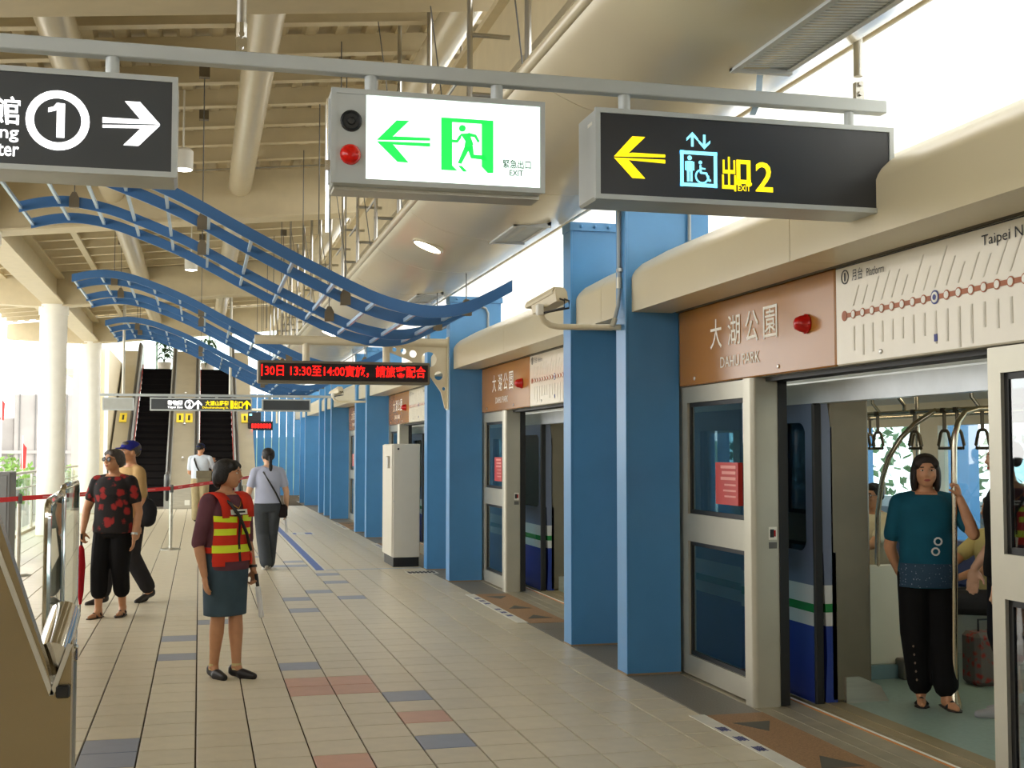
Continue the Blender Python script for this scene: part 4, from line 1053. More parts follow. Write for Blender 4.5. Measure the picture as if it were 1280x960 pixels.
# ------------------------------------------------------------------ surveillance cameras
def cctv(y, label, first=[None]):
    if first[0]:
        c_ = copy_tree(first[0]); c_.location = (2.98, y, 2.5); c_['label'] = label; return c_
    t = thing('surveillance_camera', label, 'camera', (2.98, y, 2.5), 0, 'surveillance cameras on blue columns')
    obj('arm', MB().tube([(2.985, y + .06, 2.498), (2.50, y + .06, 2.49), (2.44, y + .06, 2.50), (2.39, y + .06, 2.53), (2.365, y + .06, 2.575), (2.36, y + .06, 2.61)], .022, 12), CREAM, t, True)
    obj('knuckle', MB().bbox(2.335, 2.385, y + .03, y + .09, 2.57, 2.65, .008), WHITE, t)
    ax = Vector((-.13, .35, -.085)).normalized()
    cpos = Vector((2.44, y + .09, 2.675))
    sx = ax.cross(Vector((0, 0, 1))).normalized(); uz = sx.cross(ax).normalized()
    def sect(w, h, top, k):
        base = cpos + ax * k
        return [base + sx * a + uz * b_ for a, b_ in ((-w, -h), (w, -h), (w * 1.05, top * .5), (w * .7, top), (-w * .7, top), (-w * 1.05, top * .5))]
    def body(w, h, top, k0, k1):
        a, b_ = sect(w, h, top, k0), sect(w, h, top, k1); n = 6
        return MB().add(a + b_, [tuple(range(n)), tuple(range(2 * n - 1, n - 1, -1))] + [(i, (i + 1) % n, (i + 1) % n + n, i + n) for i in range(n)])
    obj('housing', body(.052, .05, .055, -.15, .15), CREAM, t)
    obj('hood', body(.06, -.015, .066, -.13, .22), CREAM, t)
    obj('back_plate', body(.045, .043, .047, -.153, -.149), CREAM, t)
    p0 = cpos + ax * -.15 + uz * -.03
    for s_ in (-.02, .02):
        obj('cable', MB().tube([p0 + sx * s_, p0 + sx * s_ - ax * .05 - uz * .03, p0 + sx * s_ - ax * .04 - uz * .08, Vector((2.37, y + .06, 2.585))], .007, 6), BLACK, t, True)
    first[0] = t
    return t
cctv(8.5, 'cream surveillance camera on a pipe arm from the column by the brown sign')
cctv(22.8, 'distant cream surveillance camera above the grey cabinet')
# conduits on the columns
for y, lb in ((8.53, 'grey conduit running down the column that carries the camera'), (15.05, 'grey conduit on the column that holds the LED arm')):
    t = thing('conduit', lb, 'pipe', (2.955, y, 2.5))
    if y < 9:
        obj('pipe', MB().tube([(2.952, y, 3.5), (2.952, y, 2.75), (2.945, y, 2.66), (2.925, y, 2.58), (2.905, y, 2.51)], .014, 10), GREYPAINT, t, True)
        obj('coupling', MB().tube([(2.952, y, 2.86), (2.952, y, 2.78)], .02, 10), SDP, t, True); obj('coupling', MB().tube([(2.92, y, 2.56), (2.90, y, 2.50)], .02, 10), SDP, t, True)
        obj('clip', MB().box(2.94, 2.968, y - .03, y + .03, 2.90, 2.925), STEEL, t)
        tag(obj('riser_pipe', MB().tube([(3.46, 8.425, 3.05), (3.46, 8.425, 3.47)], .014, 8), GREYPAINT, None, True), 'short grey riser pipe on the upper face of the column by the brown sign', 'pipe')
    else:
        obj('pipe', MB().tube([(2.95, y - .02, 3.4), (2.95, y - .02, 3.2), (2.93, y - .02, 3.12), (2.85, y - .02, 3.09), (2.76, y - .02, 3.09), (2.72, y - .02, 3.05), (2.72, y - .02, 2.97)], .02, 10), GREYPAINT, t, True)
        tag(obj('riser_pipe', MB().tube([(3.45, 14.93, 3.05), (3.45, 14.93, 3.30), (3.42, 14.93, 3.36), (3.36, 14.93, 3.38), (3.2, 14.93, 3.40)], .016, 8), GREYPAINT, None, True), 'bent grey riser pipe above the fascia at the LED arm column', 'pipe')

# ------------------------------------------------------------------ lamps
LAMP = mat('lamp_glow', (255, 252, 240), 0.4, emit=8.0)
for (xx, yy, zz), lb in (((-.20, 13.0, 4.47), 'white cylinder pendant lamp beside the circled 1 sign'), ((-.165, 20.0, 4.43), 'white cylinder pendant lamp above the second lattice')):
    t = thing('pendant_lamp', lb, 'lamp', (xx, yy, zz), 0, 'white pendant lamps')
    obj('shade', MB().lathe([(.09, .0), (.1, .0), (.1, .19), (.07, .22), (.02, .23)], (xx, yy, zz), 20), WHITE, t, True)
    obj('bulb', MB().lathe([(.088, .004), (.088, -.002), (.05, -.012)], (xx, yy, zz), 20), LAMP, t)
    obj('stem', MB().tube([(xx, yy, zz + .2), (xx, yy, 5.3)], .012, 6), WHITE, t)
k = 0
for yy in (10.72, 15.53, 19.2):
    t = thing('downlight', {10.72: 'round downlight in the soffit beside the air grille near the blue fins', 15.53: 'round downlight in the soffit above the LED arm', 19.2: 'round downlight in the soffit just beyond the LED arm'}.get(yy, 'round downlight in the soffit above the hanging signs' if yy < 9 else 'far round downlight in the soffit toward the escalators'), 'lamp', (1.93, yy, 3.4), 0, 'round downlights in the soffit')
    nx, nz = -.37, -.93
    cx_, cz_ = 1.93, 3.400
    def disc(r, off, n=24):
        ux, uz_ = nz, -nx
        return [(cx_ + nx * off + ux * r * math.cos(2 * PI * i / n), yy + r * math.sin(2 * PI * i / n), cz_ + nz * off + uz_ * r * math.cos(2 * PI * i / n)) for i in range(n)]
    n = 24
    a, b_, c2 = disc(.145, -.03), disc(.145, .012), disc(.125, .012)
    obj('trim_ring', MB().add(a + b_ + c2, [(i, (i + 1) % n, (i + 1) % n + n, i + n) for i in range(n)] + [(i + n, (i + 1) % n + n, (i + 1) % n + 2 * n, i + 2 * n) for i in range(n)]), SOFM, t)
    d0, d1 = disc(.125, -.02), disc(.125, .009)
    obj('lens', MB().add(d0 + d1, [tuple(range(n)), tuple(range(2 * n - 1, n - 1, -1))] + [(i, (i + 1) % n, (i + 1) % n + n, i + n) for i in range(n)]), LAMP, t)
# air grilles in the soffit
for y0, y1, lb in ((4.1, 5.18, 'slotted air grille in the soffit above the exit 2 sign'), (9.2, 10.05, 'slotted air grille in the soffit near the blue fins'), (13.6, 14.4, 'slotted air grille in the soffit above the LED arm')):
    t = thing('air_grille', lb, 'vent', (2.46, y0, 3.35), 0, 'air grilles in the soffit')
    zf = lambda x_: 3.342 + max(0, x_ - 2.45) * .16 - .012
    zz = zf(2.55)
    obj('frame', MB().box(2.33, 2.36, y0, y1, 3.325, 3.36).box(2.60, 2.63, y0, y1, 3.345, 3.385).box(2.33, 2.63, y0, y0 + .03, 3.33, 3.38).box(2.33, 2.63, y1 - .03, y1, 3.33, 3.38), mat('grille_frame', (206, 210, 212), 0.4), t)
    obj('backing', MB().box(2.35, 2.61, y0 + .02, y1 - .02, 3.352, 3.375), GREYPAINT, t)
    nn = int((y1 - y0 - .06) / .033)
    for q in range(nn):
        yy = y0 + .04 + q * .033
        obj('slat', MB().prism([(2.36, 3.335), (2.60, 3.352), (2.60, 3.357), (2.36, 3.340)], 'y', yy, yy + .018), mat('slat_grey', (206, 212, 216), 0.4), t)
t = tag(obj('ribbon', MB().add([(2.47, 5.19, 3.33), (2.50, 5.19, 3.33), (2.50, 5.20, 3.27), (2.47, 5.20, 3.27), (2.49, 5.2, 3.20), (2.46, 5.2, 3.20), (2.46, 5.19, 3.14), (2.43, 5.19, 3.14)], [(0, 1, 2, 3), (3, 2, 4, 5), (5, 4, 6, 7)]), mat('ribbon_blue', (186, 208, 224), 0.6)), 'pale streamer hanging from the air grille above the exit 2 sign', 'ribbon')
t.modifiers.new('thick', 'SOLIDIFY').thickness = .003

# ------------------------------------------------------------------ queue posts with red tape
def stanchion(x_, y_, label):
    t = thing('queue_post', label, 'queue post', (x_, y_, 0), 0, 'queue posts')
    obj('base', MB().lathe([(.16, 0), (.16, .012), (.12, .025), (.03, .035)], (x_, y_, 0), 24), STEEL, t, True)
    obj('pole', MB().lathe([(.028, .03), (.028, .93)], (x_, y_, 0), 14), STEELB, t, True)
    obj('head', MB().lathe([(.034, .92), (.036, .94), (.036, 1.03), (.03, 1.045)], (x_, y_, 0), 14), DARKGREY, t, True)
    return t
stanchion(-2.23, 17.0, 'steel queue post in front of the dark grey cabinet')
stanchion(-.436, 20.9, 'steel queue post in front of the escalator deck')
stanchion(1.30, 30.2, 'steel queue post beside the escalator handrail')
stanchion(-3.05, 14.6, 'steel queue post by the glass railing')
for (x0, y0), (x1, y1), lb in (((-3.05, 14.6), (-2.23, 17.0), 'short red tape ending at the post by the grey cabinet'), ((-2.23, 17.0), (-.436, 20.9), 'red tape stretched behind the two women'), ((-.436, 20.9), (1.30, 30.2), 'red tape stretched toward the escalator handrail')):
    t = thing('barrier_tape', lb, 'tape', ((x0 + x1) / 2, (y0 + y1) / 2, .95), 0, 'red barrier tapes')
    d = Vector((x1 - x0, y1 - y0, 0)); L_ = d.length; d.normalize(); n = Vector((-d.y, d.x, 0)) * .0015
    a, b_ = Vector((x0, y0, 0)) + d * .035, Vector((x1, y1, 0)) - d * .035
    def strip(p, q, z0, z1, th):
        nn = n / .0015 * th
        return MB().add([p - nn + Vector((0, 0, z0)), p + nn + Vector((0, 0, z0)), q + nn + Vector((0, 0, z0)), q - nn + Vector((0, 0, z0)), p - nn + Vector((0, 0, z1)), p + nn + Vector((0, 0, z1)), q + nn + Vector((0, 0, z1)), q - nn + Vector((0, 0, z1))],
                        [(0, 1, 2, 3), (4, 5, 6, 7), (0, 1, 5, 4), (1, 2, 6, 5), (2, 3, 7, 6), (3, 0, 4, 7)])
    obj('webbing', strip(a, b_, .955, 1.015, .0015), REDTAPE, t)
    k = 0.5
    while k < L_ - .6:
        p = a + d * k
        obj('print', strip(p, p + d * .35, .975, .995, .0025), mat('tape_print', (236, 140, 140), 0.6), t); k += .95

# ------------------------------------------------------------------ ticket machine and glass barrier in the foreground
KS = mat('machine_steel', (160, 146, 118), 0.24, 0.75, var=0.05, scale=3)
KE = mat('machine_trim', (206, 204, 196), 0.3, 0.6)
t = thing('ticket_machine', 'polished steel machine with slanted side panel in the foreground', 'machine', (-.7, 2.75, 0))
kp = lambda x_, y_: (lambda p: (p.x, p.z))(at(x_, y_, Y=2.6))
p1, p2, p3, p4 = kp(0, 655), kp(58, 830), kp(65, 868), kp(90, 800)
sl = (p2[1] - p1[1]) / (p2[0] - p1[0])
top = (p1[0] + (1.50 - p1[1]) / sl, 1.50)
obj('side_panel', MB().prism([(-1.15, 0), (p4[0], 0), p4, (p3[0], p3[1] + .012), p2, top, (-1.15, top[1])], 'y', 2.60, 2.64), KS, t)
obj('cabinet', MB().prism([(-1.15, 0), (p4[0] - .055, 0), (p4[0] - .055, p3[1] - .02), (p3[0] - .06, p3[1] - .02), (p2[0] - .12, p2[1]), (top[0] - .13, top[1] - .05), (-1.15, top[1] - .05)], 'y', 2.64, 3.05), KS, t)
mb = MB()
e0 = kp(0, 695); sl2 = (p3[1] - e0[1]) / (p3[0] - e0[0])
for (a, b_) in (((e0[0] + (1.49 - e0[1]) / sl2, 1.49), p3), (p3, kp(88, 805))):
    dx, dz = b_[0] - a[0], b_[1] - a[1]; l = math.hypot(dx, dz); nx, nz = -dz / l * .0045, dx / l * .0045
    mb.prism([(a[0] - nx, a[1] - nz), (b_[0] - nx, b_[1] - nz), (b_[0] + nx, b_[1] + nz), (a[0] + nx, a[1] + nz)], 'y', 2.593, 2.601)
obj('edge_trim', mb, KE, t)
q0, q1 = at(62, 800, Y=2.72), at(76, 805, Y=2.95)
obj('chrome_roll', MB().tube([(p2[0] + .002, 2.66, p2[1] + .0), (p2[0] - .005, 2.98, p2[1] + .045)], .034, 24), CHROME, t, True)
obj('reader', MB().bbox(p3[0] + .008, p3[0] + .034, 2.585, 2.602, p3[1] - .006, p3[1] + .018, .003), BLACK, t)
obj('base', MB().box(-1.13, p4[0] - .06, 2.61, 3.03, 0, .06), BLACK, t)

t = thing('glass_barrier', 'chrome framed glass barrier panels on posts beside the ticket machine', 'barrier', (-.39, 3.8, 0))
def frame_loop(y0, y1, x0, x1, z0, z1, r=.04, tr_=.009):
    P = []
    for (cy, cz, a0) in ((y1 - r, z1 - r, 0), (y0 + r, z1 - r, 90), (y0 + r, z0 + r, 180), (y1 - r, z0 + r, 270)):
        for k in range(5):
            q = math.radians(a0 + k * 22.5)
            yy, zz = cy + r * math.cos(q), cz + r * math.sin(q)
            P.append((x0 + (x1 - x0) * (yy - y0) / (y1 - y0), yy, zz))
    return MB().tube(P, tr_, 8, closed=True)
for (y0, y1, x0, x1, z0, z1) in ((3.12, 3.80, -.345, -.386, .98, 1.478), (3.84, 4.42, -.384, -.398, .95, 1.495)):
    f_ = obj('frame', frame_loop(y0, y1, x0, x1, z0, z1), CHROME, t, True)
    obj('pane', MB().add([(x0, y0 + .01, z0 + .01), (x1, y1 - .01, z0 + .01), (x1, y1 - .01, z1 - .01), (x0, y0 + .01, z1 - .01), (x0 + .008, y0 + .01, z0 + .01), (x1 + .008, y1 - .01, z0 + .01), (x1 + .008, y1 - .01, z1 - .01), (x0 + .008, y0 + .01, z1 - .01)],
                         [(0, 1, 2, 3), (4, 5, 6, 7), (0, 1, 5, 4), (1, 2, 6, 5), (2, 3, 7, 6), (3, 0, 4, 7)]), glassmat('barrier_glass', (0.88, 0.93, 0.9), 0.1, 0.01), f_)
    for yy in (y0 + .16, y1 - .14):
        xx = x0 + (x1 - x0) * (yy - y0) / (y1 - y0)
        obj('post', MB().lathe([(.045, 0), (.045, .012), (.019, .02), (.019, z0 + .02)], (xx, yy, 0), 14), STEEL, t, True)
        obj('clamp', MB().bbox(xx - .022, xx + .022, yy - .03, yy + .03, z0 - .03, z0 + .02, .006), CHROME, t)

# ------------------------------------------------------------------ floor markings
t = thing('queue_line', 'blue floor line with white borders running along the platform', 'floor line', (1.57, 22, 0))
obj('blue_band', MB().box(1.53, 1.64, 16.8, 30, 0, .002), mat('line_blue', (74, 104, 176), 0.5), t)
obj('white_border', MB().box(1.505, 1.53, 16.8, 30, 0, .0018).box(1.64, 1.665, 16.8, 30, 0, .0018), STRIPW, t)
obj('cross_line', MB().box(1.665, 2.95, 16.8, 16.84, 0, .0018), mat('line_pale', (150, 176, 206), 0.5), t)
t = thing('floor_notice', 'white floor notice beside the blue line', 'floor sticker', (1.9, 22.6, 0))
c = at(378, 667, Z=0)
obj('sheet', MB().box(c.x - .22, c.x + .22, c.y - .35, c.y + .35, 0, .002), STRIPW, t)
obj('print', MB().box(c.x + .05, c.x + .18, c.y - .2, c.y + .2, .002, .003).box(c.x - .18, c.x - .12, c.y - .2, c.y + .2, .002, .003), mat('line_blue', (0, 0, 0)), t)
c = at(527, 715.5, Z=0)
t = thing('floor_label', 'small black lettered strip on the floor by the column', 'floor sticker', (c.x, c.y, 0))
obj('strip', MB().box(c.x - .2, c.x + .2, c.y - .16, c.y + .16, 0, .002), STRIPW, t)
mb = MB()
for k in range(7): mb.box(c.x - .18 + k * .052, c.x - .145 + k * .052, c.y - .12, c.y + .12, .002, .003)
mb.box(c.x - .18, c.x + .18, c.y - .03, c.y + .03, .002, .003)
obj('print', mb, INK, t)
c = at(398, 641, Z=0)
# ------------------------------------------------------------------ people
def V3(*a): return Vector(a)
def capsule(p0, p1, r0, r1, n=14):
    p0, p1 = Vector(p0), Vector(p1); d = p1 - p0; L_ = d.length
    d = d / L_ if L_ > 1e-6 else Vector((0, 0, 1))
    up = Vector((0, 0, 1)) if abs(d.z) < .9 else Vector((1, 0, 0))
    s = d.cross(up).normalized(); u = s.cross(d)
    rings = [(p0 - d * r0 * math.cos(q), r0 * math.sin(q)) for q in (.12, .5, 1.0)] + [(p0, r0), (p1, r1)] + [(p1 + d * r1 * math.cos(q), r1 * math.sin(q)) for q in (1.0, .5, .12)]
    vs_ = [c + (s * math.cos(2 * PI * k / n) + u * math.sin(2 * PI * k / n)) * r for c, r in rings for k in range(n)]
    m = len(rings)
    fs_ = [(i * n + k, i * n + (k + 1) % n, (i + 1) * n + (k + 1) % n, (i + 1) * n + k) for i in range(m - 1) for k in range(n)]
    fs_ += [tuple(range(n - 1, -1, -1)), tuple((m - 1) * n + k for k in range(n))]
    return vs_, fs_
def chain(pts, rs):
    return [capsule(a, b, ra, rb) for a, b, ra, rb in zip(pts[:-1], pts[1:], rs[:-1], rs[1:])]
def ellip(c, r, M=None, n=18, m=10):
    c = Vector(c); vs_ = []
    for i in range(m + 1):
        q = .06 + (PI - .12) * i / m
        for k in range(n):
            a = 2 * PI * k / n
            p = Vector((r[0] * math.sin(q) * math.cos(a), r[1] * math.sin(q) * math.sin(a), r[2] * math.cos(q)))
            vs_.append(c + (M @ p if M else p))
    fs_ = [(i * n + k, (i + 1) * n + k, (i + 1) * n + (k + 1) % n, i * n + (k + 1) % n) for i in range(m) for k in range(n)]
    fs_ += [tuple(range(n)), tuple(m * n + k for k in range(n - 1, -1, -1))]
    return vs_, fs_
def loftp(secs, n=32, pw=2.3):
    """secs: (centre, rx, ry) horizontal superellipse sections bottom to top"""
    vs_ = []
    for c, rx, ry in secs:
        for k in range(n):
            a = 2 * PI * k / n; ca, sa = math.cos(a), math.sin(a)
            vs_.append(Vector(c) + Vector((rx * math.copysign(abs(ca) ** (2 / pw), ca), ry * math.copysign(abs(sa) ** (2 / pw), sa), 0)))
    m = len(secs)
    fs_ = [(i * n + k, i * n + (k + 1) % n, (i + 1) * n + (k + 1) % n, (i + 1) * n + k) for i in range(m - 1) for k in range(n)]
    fs_ += [tuple(range(n - 1, -1, -1)), tuple((m - 1) * n + k for k in range(n))]
    return vs_, fs_
def xf(prim, M): return ([M @ Vector(v) for v in prim[0]], prim[1])
def blob(name, prims, m, parent, voxel=.008, smooth=4, factor=.5):
    mb = MB()
    for p in prims: mb.add(*p)
    me = mkmesh(name, mb, m)
    o = bpy.data.objects.new(name, me); COL.objects.link(o)
    r = o.modifiers.new('r', 'REMESH'); r.mode = 'VOXEL'; r.voxel_size = voxel; r.use_smooth_shade = True
    if smooth:
        s = o.modifiers.new('s', 'SMOOTH'); s.iterations = smooth; s.factor = factor
    dg = bpy.context.evaluated_depsgraph_get()
    me2 = bpy.data.meshes.new_from_object(o.evaluated_get(dg))
    bpy.data.objects.remove(o); bpy.data.meshes.remove(me)
    me2.name = name
    me2.materials.clear(); me2.materials.append(m)
    me2.polygons.foreach_set('use_smooth', [True] * len(me2.polygons))
    o = bpy.data.objects.new(name, me2); COL.objects.link(o); o.parent = parent
    return o
def lmesh(name, mb, m, parent, smooth=True):
    return obj(name, mb, m, parent, smooth, world=False)

def skin(name, rgb): return mat(name, rgb, 0.5, var=0.05, scale=25)
def cloth(name, rgb, var=.12): return mat(name, rgb, 0.85, var=var, scale=7, bump=.25, bscale=14, spec=.2)
HAIR = mat('hair_black', (20, 17, 16), 0.6, var=0.25, scale=40, bump=.4, bscale=90)
HAIRG = mat('hair_greying', (62, 54, 48), 0.5, var=0.35, scale=50, bump=.4, bscale=90)
HAIRB = mat('hair_dark_brown', (38, 27, 22), 0.6, var=0.25, scale=40, bump=.4, bscale=90)
EYEW = mat('eye_white', (214, 206, 196), 0.3); EYED = mat('eye_dark', (26, 18, 14), 0.2)
LIPS = mat('lip_rose', (168, 82, 74), 0.45)

def hand(wr, d, n, side, s, curl):
    """prims of a hand: wrist point, finger direction d, palm normal n (fingers curl toward n)"""
    d = Vector(d).normalized(); n = (Vector(n) - d * Vector(n).dot(d)).normalized(); t = d.cross(n) * side
    wr = Vector(wr); M = Matrix((t, d, n)).transposed()
    P = [ellip(wr + d * .048 * s, (.038 * s, .056 * s, .017 * s), M, 14, 8)]
    for k, (off, ln) in enumerate(((.030, .068), (.010, .078), (-.010, .072), (-.029, .056))):
        b = wr + d * (.088 - abs(off) * .2) * s + t * off * s
        pts = [b]
        a = 0.0
        for q in range(3):
            a += curl * (.55 + .35 * q)
            pts.append(pts[-1] + (d * math.cos(a) + n * math.sin(a)) * ln * (.42, .32, .26)[q] * s)
        P += chain(pts, [.0098 * s, .0092 * s, .0086 * s, .0076 * s])
    b = wr + d * .026 * s + t * .028 * s
    td = (d * .75 + t * .6 + n * (.25 + curl * .5)).normalized()
    p1 = b + td * .042 * s; p2 = p1 + (td * (1 - curl * .4) + d * .5 + n * curl * .5).normalized() * .03 * s
    P += chain([b, p1, p2], [.0135 * s, .011 * s, .0085 * s])
    return P

def person(label, loc, rotz, h, skinm, pose, head=(0, 0), female=True, voxel=.008, category='person', build=1.0, group=None, hairm=HAIR, hair='bob', face=True):
    t = thing('person', label, category, loc, rotz, group)
    f = .105 if female else .118
    hipw = .052 * h
    J = dict(hip=V3(0, 0, .53 * h), sh=V3(0, 0, .815 * h))
    for s, k in ((1, 'R'), (-1, 'L')):
        J['sh' + k] = V3(s * f * h, 0, .805 * h)
        J['hp' + k] = V3(s * hipw, 0, .515 * h)
        J['el' + k] = V3(s * (f + .03) * h, -.01, .625 * h); J['wr' + k] = V3(s * (f + .03) * h, .03, .485 * h)
        J['kn' + k] = V3(s * hipw * 1.02, .015, .285 * h); J['an' + k] = V3(s * hipw, -.01, .048 * h)
        J['ft' + k] = V3(s * .15, 1, 0); J['hd' + k] = V3(0, .12, -1); J['hn' + k] = V3(-s, .2, 0); J['cu' + k] = .35
    J['lift'] = V3(0, 0, 0)
    J.update({k: (Vector(v) if isinstance(v, (tuple, list)) else v) for k, v in pose.items()})
    b = build
    off = J['lift']
    def T(z, x=0, y=0): return V3(x, y, z * h) + off
    SEC = [(.475, .088 * b, .062 * b), (.50, .098 * b, .068 * b), (.535, .101 * b, .070 * b), (.58, .092 * b, .064 * b), (.625, .084 * b, .060 * b), (.68, .088 * b, .062 * b), (.73, .095 * b, .068 * b), (.77, .098 * b, .066 * b), (.80, .094 * b, .056 * b), (.825, .070 * b, .044 * b), (.845, .042, .036)]
    if not female: SEC = [(z, rx * (1.0 if z < .6 else 1.1), ry) for z, rx, ry in SEC]
    J['SEC'] = SEC; J['h'] = h; J['T'] = T; J['b'] = b
    P = [loftp([(T(z), rx * h, ry * h) for z, rx, ry in SEC])]
    HH = .133 * h
    hm = Matrix.Translation(T(1.0) - V3(0, 0, .5 * HH) + V3(0, .012 * h, 0)) @ Matrix.Rotation(math.radians(head[0]), 4, 'Z') @ Matrix.Rotation(math.radians(head[1]), 4, 'X')
    P.append(capsule(T(.83, 0, -.004 * h), T(.90, 0, .004 * h), .031 * h * (1 if female else 1.1), .028 * h))
    hp = [ellip((0, -.05, .12), (.355, .45, .375)), ellip((0, .10, -.12), (.30, .32, .36)), ellip((0, .20, -.36), (.17, .16, .125)), ellip((0, .03, -.2), (.29, .28, .26)),
          ellip((0, .435, -.10), (.062, .085, .06)), ellip((0, .40, -.0), (.045, .07, .13)), ellip((0, .335, .115), (.22, .09, .05)),
          ellip((.165, .29, -.12), (.10, .10, .09)), ellip((-.165, .29, -.12), (.10, .10, .09)), ellip((0, .36, -.245), (.095, .06, .03)), ellip((0, .355, -.285), (.085, .06, .03)),
          ellip((.36, -.03, -.05), (.045, .09, .13)), ellip((-.36, -.03, -.05), (.045, .09, .13))]
    HM = hm @ Matrix.Scale(HH, 4); J['HM'] = HM; J['HH'] = HH
    P += [xf(p, HM) for p in hp]
    for s, k in ((1, 'R'), (-1, 'L')):
        sh, el, wr = J['sh' + k] + off, J['el' + k], J['wr' + k]
        if k + 'abs' not in J: pass
        P += chain([sh, sh.lerp(el, .5), el], [.034 * h * b, .029 * h * b, .0245 * h]) + chain([el, el.lerp(wr, .35), wr], [.0245 * h, .024 * h, .0155 * h])
        P += hand(wr, J['hd' + k], J['hn' + k], -s, h / 1.66 * (.95 if female else 1.05), J['cu' + k])
        hpj, kn, an = J['hp' + k] + off, J['kn' + k], J['an' + k]
        P += chain([hpj, hpj.lerp(kn, .5), kn], [.055 * h * b, .046 * h * b, .034 * h]) + chain([kn, kn.lerp(an, .33), kn.lerp(an, .7), an], [.033 * h, .034 * h, .025 * h, .0205 * h])
        fd = Vector(J['ft' + k]).normalized(); heel = an - fd * .03 - V3(0, 0, .048 * h - .028); toe = an + fd * .125 - V3(0, 0, .048 * h - .020)
        J['heel' + k], J['toe' + k] = heel, toe
        P += [capsule(an, heel, .024 * h, .026), capsule(heel, toe, .027, .019), capsule(an, heel.lerp(toe, .55), .022 * h, .022), capsule(heel.lerp(toe, .6), toe + fd * .03, .032, .017)]
        P.append(capsule(T(.838, s * .018 * h, -.012 * h), sh + V3(0, 0, .006 * h), .026 * h, .026 * h))
    blob('body', P, skinm, t, voxel, 3)
    # face details
    if face:
        for s in (-1, 1):
            lmesh('eye', MB().add(*xf(ellip((s * .135, .345, .03), (.062, .045, .026), None, 10, 6), HM)), EYEW, t)
            lmesh('iris', MB().add(*xf(ellip((s * .132, .375, .03), (.028, .02, .026), None, 8, 6), HM)), EYED, t)
            lmesh('eyebrow', MB().add(*xf(ellip((s * .14, .385, .125), (.095, .03, .02), None, 10, 6), HM)), hairm, t)
        lmesh('lips', MB().add(*xf(ellip((0, .392, -.265), (.095, .04, .038), None, 12, 6), HM)), LIPS, t)
    HP = []
    if hair in ('bob', 'short', 'long', 'pony', 'crop'):
        HP += [ellip((0, -.10, .165), (.40, .46, .375)), ellip((0, .17, .33), (.30, .22, .16))]
    if hair == 'bob':
        HP += [ellip((.33, -.16, -.06), (.11, .25, .32)), ellip((-.33, -.16, -.06), (.11, .25, .32)), ellip((0, -.36, -.12), (.36, .20, .38)), ellip((.2, .24, .26), (.15, .16, .14)), ellip((-.2, .24, .26), (.15, .16, .14))]
    if hair == 'long':
        HP += [ellip((.34, -.08, -.22), (.12, .28, .46)), ellip((-.34, -.08, -.22), (.12, .28, .46)), ellip((0, -.36, -.22), (.36, .20, .46)), ellip((.24, .2, .22), (.14, .16, .16)), ellip((-.24, .2, .22), (.14, .16, .16))]
    if hair == 'short':
        HP += [ellip((.32, -.14, .0), (.11, .26, .26)), ellip((-.32, -.14, .0), (.11, .26, .26)), ellip((0, -.36, .0), (.34, .2, .32)), ellip((.17, .22, .28), (.16, .16, .13)), ellip((-.17, .22, .28), (.16, .16, .13))]
    if hair == 'crop':
        HP += [ellip((0, -.34, .02), (.32, .17, .26)), ellip((.32, -.12, .06), (.07, .2, .18)), ellip((-.32, -.12, .06), (.07, .2, .18))]
    if hair == 'pony':
        HP += [ellip((0, -.34, .0), (.33, .18, .3)), ellip((.31, -.12, .04), (.08, .24, .22)), ellip((-.31, -.12, .04), (.08, .24, .22)), ellip((0, -.50, -.08), (.12, .13, .12))] + [ellip((0, -.56, -.32), (.12, .11, .26)), ellip((.02, -.54, -.66), (.13, .10, .30)), ellip((.03, -.52, -.98), (.08, .07, .22))]
    if HP: blob('hair', [xf(p, HM) for p in HP], hairm, t, .009, 2)
    return t, J

def torso(J, z0, z1, inf, extra=()):
    h, T = J['h'], J['T']
    zs = sorted(set([z0, z1] + [z for z, _, _ in J['SEC'] if z0 < z < z1]))
    def ev(z):
        S = J['SEC']
        if z <= S[0][0]: return S[0][1], S[0][2]
        for (a, ra, rb), (c, rc, rd) in zip(S[:-1], S[1:]):
            if a <= z <= c:
                q = (z - a) / (c - a); return ra + (rc - ra) * q, rb + (rd - rb) * q
        return S[-1][1], S[-1][2]
    return [(T(z), ev(z)[0] * h + inf, ev(z)[1] * h + inf) for z in zs]
def top(t, J, m, hem=.50, sleeve=.6, inf=.014, name='shirt', voxel=.009, flare=.0, armr=1.08, neck=.838):
    h, b = J['h'], J['b']
    secs = torso(J, hem, neck, inf)
    # loose cloth hangs straighter than the body
    zmax = max(s[1] for s in secs[:-3])
    secs = [(c, max(rx, zmax * (.93 if c.z < J['T'](.66).z else .86)) + flare * (k < 2) if k < len(secs) - 4 else rx, ry + (.008 if k < len(secs) - 4 else 0)) for k, (c, rx, ry) in enumerate(secs)]
    J['TOP'] = secs
    P = [loftp(secs)]
    off = J['lift']
    for k in 'RL':
        sh, el, wr = J['sh' + k] + off, J['el' + k], J['wr' + k]
        P.append(capsule(J['T'](.828, (.026 if k == 'R' else -.026) * h, -.012 * h), sh + V3(0, 0, .004 * h), .031 * h, .034 * h))
        if sleeve <= 1:
            P += chain([sh - V3(0, 0, .004), sh.lerp(el, sleeve)], [.039 * h * b, .032 * h * b * armr])
        else:
            P += chain([sh, el, el.lerp(wr, sleeve - 1)], [.039 * h * b, .030 * h * armr, .023 * h * armr])
    return blob(name, P, m, t, voxel, 4)
